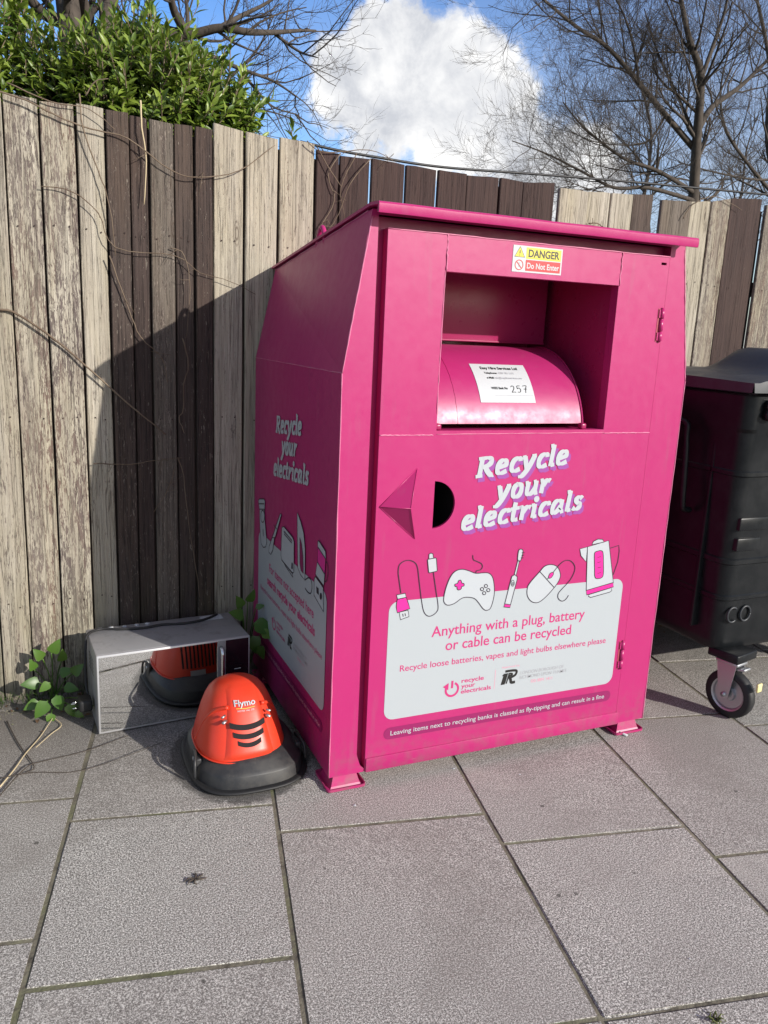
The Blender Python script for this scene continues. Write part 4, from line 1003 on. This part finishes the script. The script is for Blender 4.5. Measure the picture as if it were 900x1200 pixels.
sl2 = [rows[j][0] for j in range(ny_+1)]; b.rings([sl2, [(p[0]-.004,p[1],p[2]-.02) for p in sl2], [(p[0]-.006,p[1],1.300) for p in sl2], [(p[0]+.02,p[1],1.294) for p in sl2]], close=False)
sl3 = [rows[j][-1] for j in range(ny_+1)]; b.rings([sl3, [(p[0]+.006,p[1],1.300) for p in sl3]], close=False)
b.rbox((.10,-.052,1.305), (.60,-.03,1.345), .008)
b.build('bin_lid', M['binlid'], wb, sharp=50)
b = MB()
for z, r in ((1.255,.013),(1.222,.017)): b.tube([(.055,-.022,z),(1.28,-.022,z)], r, 12)
for x in (.06,.30,.66,1.0): b.rbox((x,-.035,1.20), (x+.035,.01,1.275), .006)
b.tube([(.16+.035*math.cos(a*.4), -.045, 1.215+.055*math.sin(a*.4)) for a in range(17)], .002, 6)
b.build('front_handle_rail', M['binp'], wb)
b = MB(); b.tube(smooth3([(-.0,.22,.82),(-.035,.22,.83),(-.045,.22,.88),(-.045,.24,1.10),(-.045,.28,1.17),(-.045,.60,1.17),(-.045,.64,1.10),(-.045,.66,.88),(-.035,.66,.83),(0,.66,.82)], 5), .012, 10); b.build('side_handle', M['binp'], wb)
for (cx, cyy, rot) in ((.150,.03,R_(12)), (BW-.15,.05,R_(-20)), (.15,BD-.08,R_(60)), (BW-.15,BD-.08,R_(10))):
    ca = empty('caster', (cx, cyy, 0), rot); ca.parent = wb
    b = MB(); N = 28
    def wr(r, x): return [(x, r*math.cos(2*math.pi*i/N), .100+r*math.sin(2*math.pi*i/N)) for i in range(N)]
    b.rings([wr(.070,-.021), wr(.092,-.021), wr(.099,-.014), wr(.100,0), wr(.099,.014), wr(.092,.021), wr(.070,.021)]); b.build('tyre', M['rubber'], ca)
    b = MB(); b.rings([wr(.071,-.020), wr(.064,-.017), wr(.060,-.008), wr(.030,-.006), wr(.026,-.018), wr(.0,-.018)]); b.rings([wr(.071,.020), wr(.064,.017), wr(.060,.008), wr(.030,.006), wr(.0,.018)])
    b.build('rim', M['zinc'], ca, sharp=40)
    b = MB()
    for s in (-1, 1):
        x = s*.030; b.add([(x,-.028,.232),(x,.055,.232),(x,.030,.09),(x,-.010,.085),(x+s*.003,-.028,.232),(x+s*.003,.055,.232),(x+s*.003,.030,.09),(x+s*.003,-.010,.085)], [(0,1,2,3),(7,6,5,4),(0,4,5,1),(1,5,6,2),(2,6,7,3),(3,7,4,0)])
        b.tube([(x-.004*s,.008,.100),(x+.010*s,.008,.100)], .010, 10)
    b.rbox((-.036,-.035,.228), (.036,.060,.240), .003); b.tube([(0,.01,.238),(0,.01,.252)], .03, 16)
    b.build('fork', M['zinc'], ca)
    b = MB(); b.rbox((-.022,-.110,.196), (.022,-.020,.206), .003, M=Matrix.Rotation(R_(-14), 4, 'X')); b.build('brake_pedal', M['zinc'], ca)
    b = MB(); b.rbox((-.016,-.118,.150), (.016,-.108,.185), .004, seg=2); b.build('brake_tag', M['brass'], ca)
    b = MB(); b.rbox((-.07,-.05,.252), (.07,.08,.288), .006); b.build('mount_bracket', M['binp'], ca)

# ------------------------------------------------------------------ litter and debris
def crumb(name, p, s, m, label, cat, flat=.4, group=None):
    g = MB(); q = random.Random(hash(label) & 255)
    pts = [Vector((math.cos(a)*s*q.uniform(.6,1.2), math.sin(a)*s*q.uniform(.5,1.1), 0)) for a in [i*1.05 for i in range(6)]]
    g.add([(*v.xy, s*flat*.2) for v in pts] + [(0,0,s*flat)] + [(v.x*.9,v.y*.9,.0) for v in pts], [(i, (i+1) % 6, 6) for i in range(6)] + [(i, i+7, (i+1) % 6+7, (i+1) % 6) for i in range(6)])
    o = g.build(name, m); o.location = (p.x, p.y, .0012); tag(o, label, cat, group); return o
g = MB(); p0 = at(721,856,'z',.005); p1 = at(735,862,'z',.005); g.tube([p0, p1], .0045, 10); tag(g.build('cigarette_butt', M['paper']), 'white cigarette butt beside the right front foot of the bank', 'cigarette butt')
crumb('paper_crumb', at(416,944,'z',0), .006, M['paper'], 'white crumb on the paving below the left front foot of the bank', 'litter')
crumb('paper_crumb', at(609,908,'z',0), .005, M['paper'], 'white crumb on the paving in front of the middle of the bank', 'litter')
crumb('paper_crumb', at(717,913,'z',0), .0045, M['paper'], 'white crumb on the paving in front of the right bank foot', 'litter')
crumb('paper_crumb', at(532,901,'z',0), .006, M['paper'], 'white crumb lying in the paving joint under the bank edge', 'litter')
crumb('paper_crumb', at(808,1124,'z',0), .0035, M['paper'], 'tiny pale crumb low at the right of the paving', 'litter')
g = MB()
for a in (20, 75, 160, 200, 250, 330): g.tube([Vector((0,0,.003)), Vector((math.cos(R_(a))*.018, math.sin(R_(a))*.018, .005)), Vector((math.cos(R_(a+20))*.030, math.sin(R_(a+20))*.022, .002))], [.003,.0025,.001], 5)
o = g.build('dead_leaf', M['bark']); o.location = at(229,1031,'z',0); tag(o, 'crumpled dark dead leaf on the middle slab left of centre', 'dead leaf')
g = MB()
for k in range(16): a = k*.9; g.tube([Vector((rnd.uniform(-.01,.01),rnd.uniform(-.01,.01),.001)), Vector((math.cos(a)*.015,math.sin(a)*.012,.012)), Vector((math.cos(a)*.026,math.sin(a)*.02,.006))], [.0016,.0014,.0005], 4)
o = g.build('moss_tuft', mat('moss', (.10,.11,.035), .9)); o.location = at(838,1196,'z',0); tag(o, 'small moss tuft at the bottom edge right of centre', 'moss')
for pts, r, m, lab in (
  ([(0,932),(30,900),(50,892),(100,880),(150,862)], .0022, M['bark'], 'long thin brown twig lying left of the microwave'),
  ([(0,922),(18,900),(30,883),(48,862),(64,838)], .0026, M['straw'], 'pale straw stalk lying beside the broad leaved weed'),
  ([(8,845),(22,872),(40,898),(30,905)], .0024, M['bark'], 'short dark twig near the left picture edge'),
  ([(0,912),(40,905),(100,902),(190,870)], .0018, M['bark'], 'fine brown twig running under the microwave edge'),
  ([(56,836),(64,842),(72,850),(60,860),(42,876)], .0022, M['straw'], 'bent straw stalk under the weed leaves'),
  ([(0,800),(12,790),(26,782)], .0022, M['straw'], 'short straw leaning on the fence foot at the left')):
    g = MB(); P = smooth3([at(x, y, 'z', .004+rnd.uniform(0,.008)) for x, y in pts]); g.tube(P, [r*(1.1-.6*i/len(P)) for i in range(len(P))], 5); tag(g.build('dry_twig', m), lab, 'twig', 'dry stalks on the paving')
# crumbs of soil and bark along the fence foot: too many to count
g = MB(); q = random.Random(9)
for _ in range(1500):
    x = q.uniform(-2.2,-.02) if q.random() < .75 else q.uniform(1.3,3); y = .975 - abs(q.gauss(0,.075)); s = q.uniform(.0015,.006)
    if -.66 < x < -.08 and y < .9: continue
    a = q.uniform(0,6); c = Vector((x,y,.0)); 
    g.add([c+Vector((math.cos(a+k*1.57)*s, math.sin(a+k*1.57)*s*.6, 0)) for k in range(4)] + [c+Vector((0,0,s*.8))], [(0,1,4),(1,2,4),(2,3,4),(3,0,4)])
tag(g.build('soil_crumbs', M['joint']), 'dark soil and bark crumbs gathered along the foot of the fence', 'debris', kind='stuff')
g = MB()
for _ in range(260):
    x = q.uniform(-1.6,-.66); y = .975-abs(q.gauss(0,.02)); L = q.uniform(.02,.07); a = q.uniform(-.6,.6)
    g.tube([(x,y,0),(x+a*L*.5,y-.01,L*.7),(x+a*L*1.2,y-.022,L)], [.0009,.0008,.0002], 3)
tag(g.build('moss_and_grass', M['weed']), 'thin grass and moss at the fence foot', 'grass', kind='stuff')

g = MB()
for _ in range(150):
    x = q.uniform(-2.0,-.68) if q.random() < .7 else q.uniform(-.1,0.0) if q.random() < .3 else q.uniform(1.3,2.6); y = .965 - abs(q.gauss(0,.10)); a = q.uniform(0,6.28); L = q.uniform(.012,.032)
    leaf(g, Vector((x,y,.003)), Vector((math.cos(a),math.sin(a),q.uniform(.0,.35))), Vector((q.uniform(-.4,.4),q.uniform(-.4,.4),1)), L, L*.5)
tag(g.build('leaf_litter', mat('dead_leaf_brown', (.13,.075,.04), .8)), 'brown dead leaf fragments scattered along the foot of the fence', 'leaf litter', kind='stuff')

# ------------------------------------------------------------------ bare trees
def tree(name, mains, Y, label, seed, base_r, dens=1.0, twig=1.0, depth=4, cat='tree', jy=.6, px=True):
    q = random.Random(seed); root = empty(name, (0,0,0), label=label, cat=cat); tk = MB(); cr = MB()
    def grow(p, d, L, r, lv):
        n_ = 5 if lv < 3 else 4; P = [p]; dd = d.normalized(); step = L/n_
        for i in range(n_):
            dd = (dd + Vector((q.gauss(0,.16), q.gauss(0,.16), q.gauss(0,.14)+.035))).normalized(); P.append(P[-1] + dd*step)
        cr.tube(P, [r*(1-.62*i/n_) for i in range(n_+1)], 5 if lv < 2 else 3, cap=False)
        if lv >= depth: return
        k = int(q.uniform(3.2, 5.8)*dens)
        for _ in range(k):
            t = q.uniform(.18, 1.0); i = min(n_-1, int(t*n_)); pp = P[i].lerp(P[i+1], t*n_-i)
            ax = (P[i+1]-P[i]).normalized(); o = (ax.orthogonal().normalized()); o = Matrix.Rotation(q.uniform(0, 6.28), 3, ax) @ o
            nd = (ax*q.uniform(.7,1.1) + o*q.uniform(.5,.95) + Vector((0,0,.10)))
            grow(pp, nd, L*q.uniform(.45,.68), max(.0026*twig, r*(1-.5*t)*.52), lv+1)
    for (pts, r0, r1, sub) in mains:
        n0 = len(pts); ph = q.uniform(0, 6)
        P = smooth3([at(u, v, 'y', Y + jy*math.sin(ph + i*.9)*(i/n0)) if px else Vector((u, Y+v*0, v)) for i, (u, v) in enumerate(pts)], 5)
        N = len(P); rad = [r0+(r1-r0)*i/(N-1) for i in range(N)]
        (tk if r0 > base_r*.45 else cr).tube(P, rad, 9)
        for _ in range(int(sub*dens)):
            t = q.uniform(.12, 1.0)**.8; i = min(N-2, int(t*(N-1))); ax = (P[i+1]-P[i]).normalized()
            o = Matrix.Rotation(q.uniform(0, 6.28), 3, ax) @ ax.orthogonal().normalized()
            grow(P[i], ax*q.uniform(.5,1.0)+o*q.uniform(.5,1.0)+Vector((0,0,.12)), q.uniform(.9,1.7)*(Y/12), max(.010, rad[i]*.42), 1)
    tk.build('trunk', M['bark'], root); cr.build('crown', M['bark'], root); return root
A = lambda L: [(450+x/2, y/2) for x, y in L]
tree('bare_tree', [
  (A([(700,900),(712,620),(725,470),(733,330),(742,180),(715,90),(690,-30)]), 0.178, 0.045, 12),
  (A([(728,350),(660,270),(598,195),(525,112),(450,62),(375,0),(340,-30)]), 0.077, 0.019, 19),
  (A([(738,300),(770,250),(832,205),(890,150),(960,80)]), 0.083, 0.026, 12),
  (A([(742,190),(770,110),(800,20),(810,-60)]), 0.059, 0.019, 12),
  (A([(725,450),(640,400),(560,370),(470,300),(420,240)]), 0.059, 0.013, 15),
  (A([(725,470),(620,440),(540,440),(460,400),(380,360),(300,330)]), 0.054, 0.010, 15),
  (A([(660,270),(620,330),(560,340),(480,330)]), 0.030, 0.008, 8),
  (A([(598,195),(585,110),(560,30),(520,-40)]), 0.033, 0.013, 11),
  (A([(735,330),(690,230),(640,120),(610,20)]), 0.042, 0.013, 11),
  ], 14, 'large bare winter tree at the right with spreading limbs behind the fence', 21, .30, 1.25)
tree('bare_tree', [
  (A([(960,900),(930,500),(900,330),(905,160),(870,-20)]), 0.142, 0.038, 14),
  (A([(925,470),(850,380),(800,300),(790,200),(820,80)]), 0.059, 0.019, 14),
  (A([(920,420),(860,420),(760,400),(690,380)]), 0.042, 0.013, 11),
  ], 17, 'bare tree rising at the right picture edge', 22, .24, .95)
tree('bare_tree', [
  (A([(560,900),(600,520),(620,400),(625,300),(600,200),(560,150)]), 0.083, 0.013, 44),
  (A([(615,470),(680,420),(760,430),(850,400)]), 0.042, 0.010, 14),
  (A([(610,500),(540,460),(470,440),(420,420)]), 0.035, 0.008, 12),
  (A([(620,400),(560,330),(500,280)]), 0.030, 0.008, 11),
  ], 20, 'dense low bare tree behind the fence left of the large right tree', 23, .14, 1.0)
tree('bare_tree', [
  (A([(800,900),(820,560),(840,440),(850,350),(880,260)]), 0.083, 0.013, 44),
  (A([(820,520),(760,470),(700,460),(640,450)]), 0.042, 0.010, 14),
  (A([(830,500),(880,460),(960,430)]), 0.035, 0.008, 12),
  ], 23, 'dense low bare tree behind the fence at the far right', 24, .14, 1.0)
B2 = lambda L: [(x/2, y/2) for x, y in L]
tree('bare_tree', [
  (B2([(150,900),(170,420),(180,200),(165,60),(150,-60)]), 0.163, 0.112, 4),
  (B2([(240,320),(230,120),(200,50),(180,-50)]), 0.111, 0.072, 7),
  (B2([(180,200),(230,110),(250,40),(275,-50)]), 0.096, 0.064, 7),
  (B2([(230,110),(290,80),(360,75),(440,82),(515,66),(580,75),(640,76),(700,72),(740,72)]), 0.081, 0.012, 20),
  (B2([(440,82),(410,30),(395,-30)]), 0.059, 0.032, 7),
  (B2([(515,66),(560,40),(620,10),(680,-30)]), 0.037, 0.010, 11),
  (B2([(380,75),(470,120),(560,160),(640,190),(700,230)]), 0.037, 0.008, 18),
  (B2([(560,160),(600,210),(640,250),(700,270)]), 0.022, 0.006, 12),
  (B2([(640,76),(700,120),(745,135)]), 0.022, 0.006, 11),
  (B2([(165,60),(100,30),(40,-40)]), 0.074, 0.040, 8), (B2([(60,300),(40,100),(10,-40)]), 0.074, 0.056, 7)], 8,
  'bare winter tree with thick dark limbs at the left behind the laurel', 25, .22, .62, jy=.5)
tree('bare_tree', [
  (B2([(420,900),(430,420),(420,200),(440,60),(430,-40)]), 0.118, 0.024, 22),
  (B2([(425,300),(520,200),(600,120),(640,40)]), 0.052, 0.010, 18),
  (B2([(425,260),(340,150),(300,60),(280,-20)]), 0.052, 0.010, 15),
  (B2([(430,330),(540,270),(620,260),(690,280)]), 0.037, 0.008, 15)], 16,
  'finer bare tree farther back between the laurel and the cloud', 26, .16, .75)

# ------------------------------------------------------------------ sky and light
SUN = Vector((.63,-1.0,.50)).normalized()
el = math.asin(SUN.z); az = math.atan2(SUN.x, SUN.y)
w_ = bpy.data.worlds.new('World'); sc.world = w_; w_.use_nodes = True
t = NT(w_); nt_ = w_.node_tree; bg = nt_.nodes['Background']
sky = t.n('ShaderNodeTexSky', sky_type='NISHITA', sun_disc=False, sun_elevation=el, sun_rotation=az, altitude=50, air_density=1.0, dust_density=.6, ozone_density=2.5)
dirv = t.n('ShaderNodeTexCoord').outputs['Generated']
def dirpx(u, v): return (FW + RT*((u-450)/CF) - UP*((v-600)/CF)).normalized()
lobes = [(462,62,62),(520,72,62),(560,98,60),(590,118,44),(470,122,78),(530,140,84),(420,100,52),(600,160,56),(440,40,36),(660,205,75),(395,70,30)]
f = None
nz = t.noise(dirv, 9, 8, .60, .25); nzb = t.noise(dirv, 30, 6, .62, .3)
for (u, v, r) in lobes:
    dd = dirpx(u, v); vm = t.n('ShaderNodeVectorMath', {0: dirv, 1: tuple(dd)}, operation='DISTANCE').outputs['Value']
    k = t.math('SUBTRACT', 1.0, t.math('DIVIDE', vm, r/CF))
    f = k if f is None else t.math('SMOOTH_MAX', f, k, .25)
f = t.math('ADD', f, t.math('MULTIPLY', t.math('SUBTRACT', nz, .5), 1.5)); f = t.math('ADD', f, t.math('MULTIPLY', t.math('SUBTRACT', nzb, .5), .8))
sepz = t.n('ShaderNodeSeparateXYZ', {0: dirv}).outputs['Z']
mask = t.n('ShaderNodeMapRange', {'Value': f, 'From Min': .02, 'From Max': .30}, interpolation_type='SMOOTHSTEP').outputs['Result']
# general thin cloud near the horizon and unseen white cloud added off camera as neutral fill
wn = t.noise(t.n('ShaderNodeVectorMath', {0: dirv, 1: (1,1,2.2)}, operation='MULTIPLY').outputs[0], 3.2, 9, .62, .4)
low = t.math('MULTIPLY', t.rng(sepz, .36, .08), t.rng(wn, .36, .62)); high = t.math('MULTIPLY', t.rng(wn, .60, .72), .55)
dback = t.n('ShaderNodeVectorMath', {0: dirv, 1: tuple(-FW)}, operation='DOT_PRODUCT').outputs['Value']
haz = t.math('MULTIPLY', t.math('MULTIPLY', low, .75), t.rng(dback, -.55, -.80))
cshade = t.rng(t.noise(dirv, 14, 8, .62, .2), .36, .62)
ccol = t.mix(t.math('MULTIPLY', cshade, t.rng(f, .2, 1.3, 1, .55)), (8.0,8.3,9.0), (14.5,14.4,14.2))
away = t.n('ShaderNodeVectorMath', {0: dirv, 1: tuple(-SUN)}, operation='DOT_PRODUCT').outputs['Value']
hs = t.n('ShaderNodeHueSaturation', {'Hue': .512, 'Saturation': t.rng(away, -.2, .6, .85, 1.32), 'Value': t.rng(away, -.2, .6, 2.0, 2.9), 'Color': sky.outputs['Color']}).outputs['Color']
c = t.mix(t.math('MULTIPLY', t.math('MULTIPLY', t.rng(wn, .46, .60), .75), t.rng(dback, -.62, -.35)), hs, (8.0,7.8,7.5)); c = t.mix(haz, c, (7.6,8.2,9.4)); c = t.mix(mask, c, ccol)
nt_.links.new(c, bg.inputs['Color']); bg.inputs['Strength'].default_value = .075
sd = bpy.data.lights.new('sun', 'SUN'); sd.energy = 5.0; sd.angle = R_(.53); sd.color = (1,.94,.86)
so = bpy.data.objects.new('sun', sd); COL.objects.link(so); so.rotation_euler = SUN.to_track_quat('Z', 'Y').to_euler()

vs_ = sc.view_settings; vs_.view_transform = 'Standard'; vs_.look = 'None'; vs_.gamma = 1; vs_.exposure = .10; vs_.use_curve_mapping = False
sc.cycles.max_bounces = 8; sc.cycles.caustics_reflective = False; sc.cycles.caustics_refractive = False
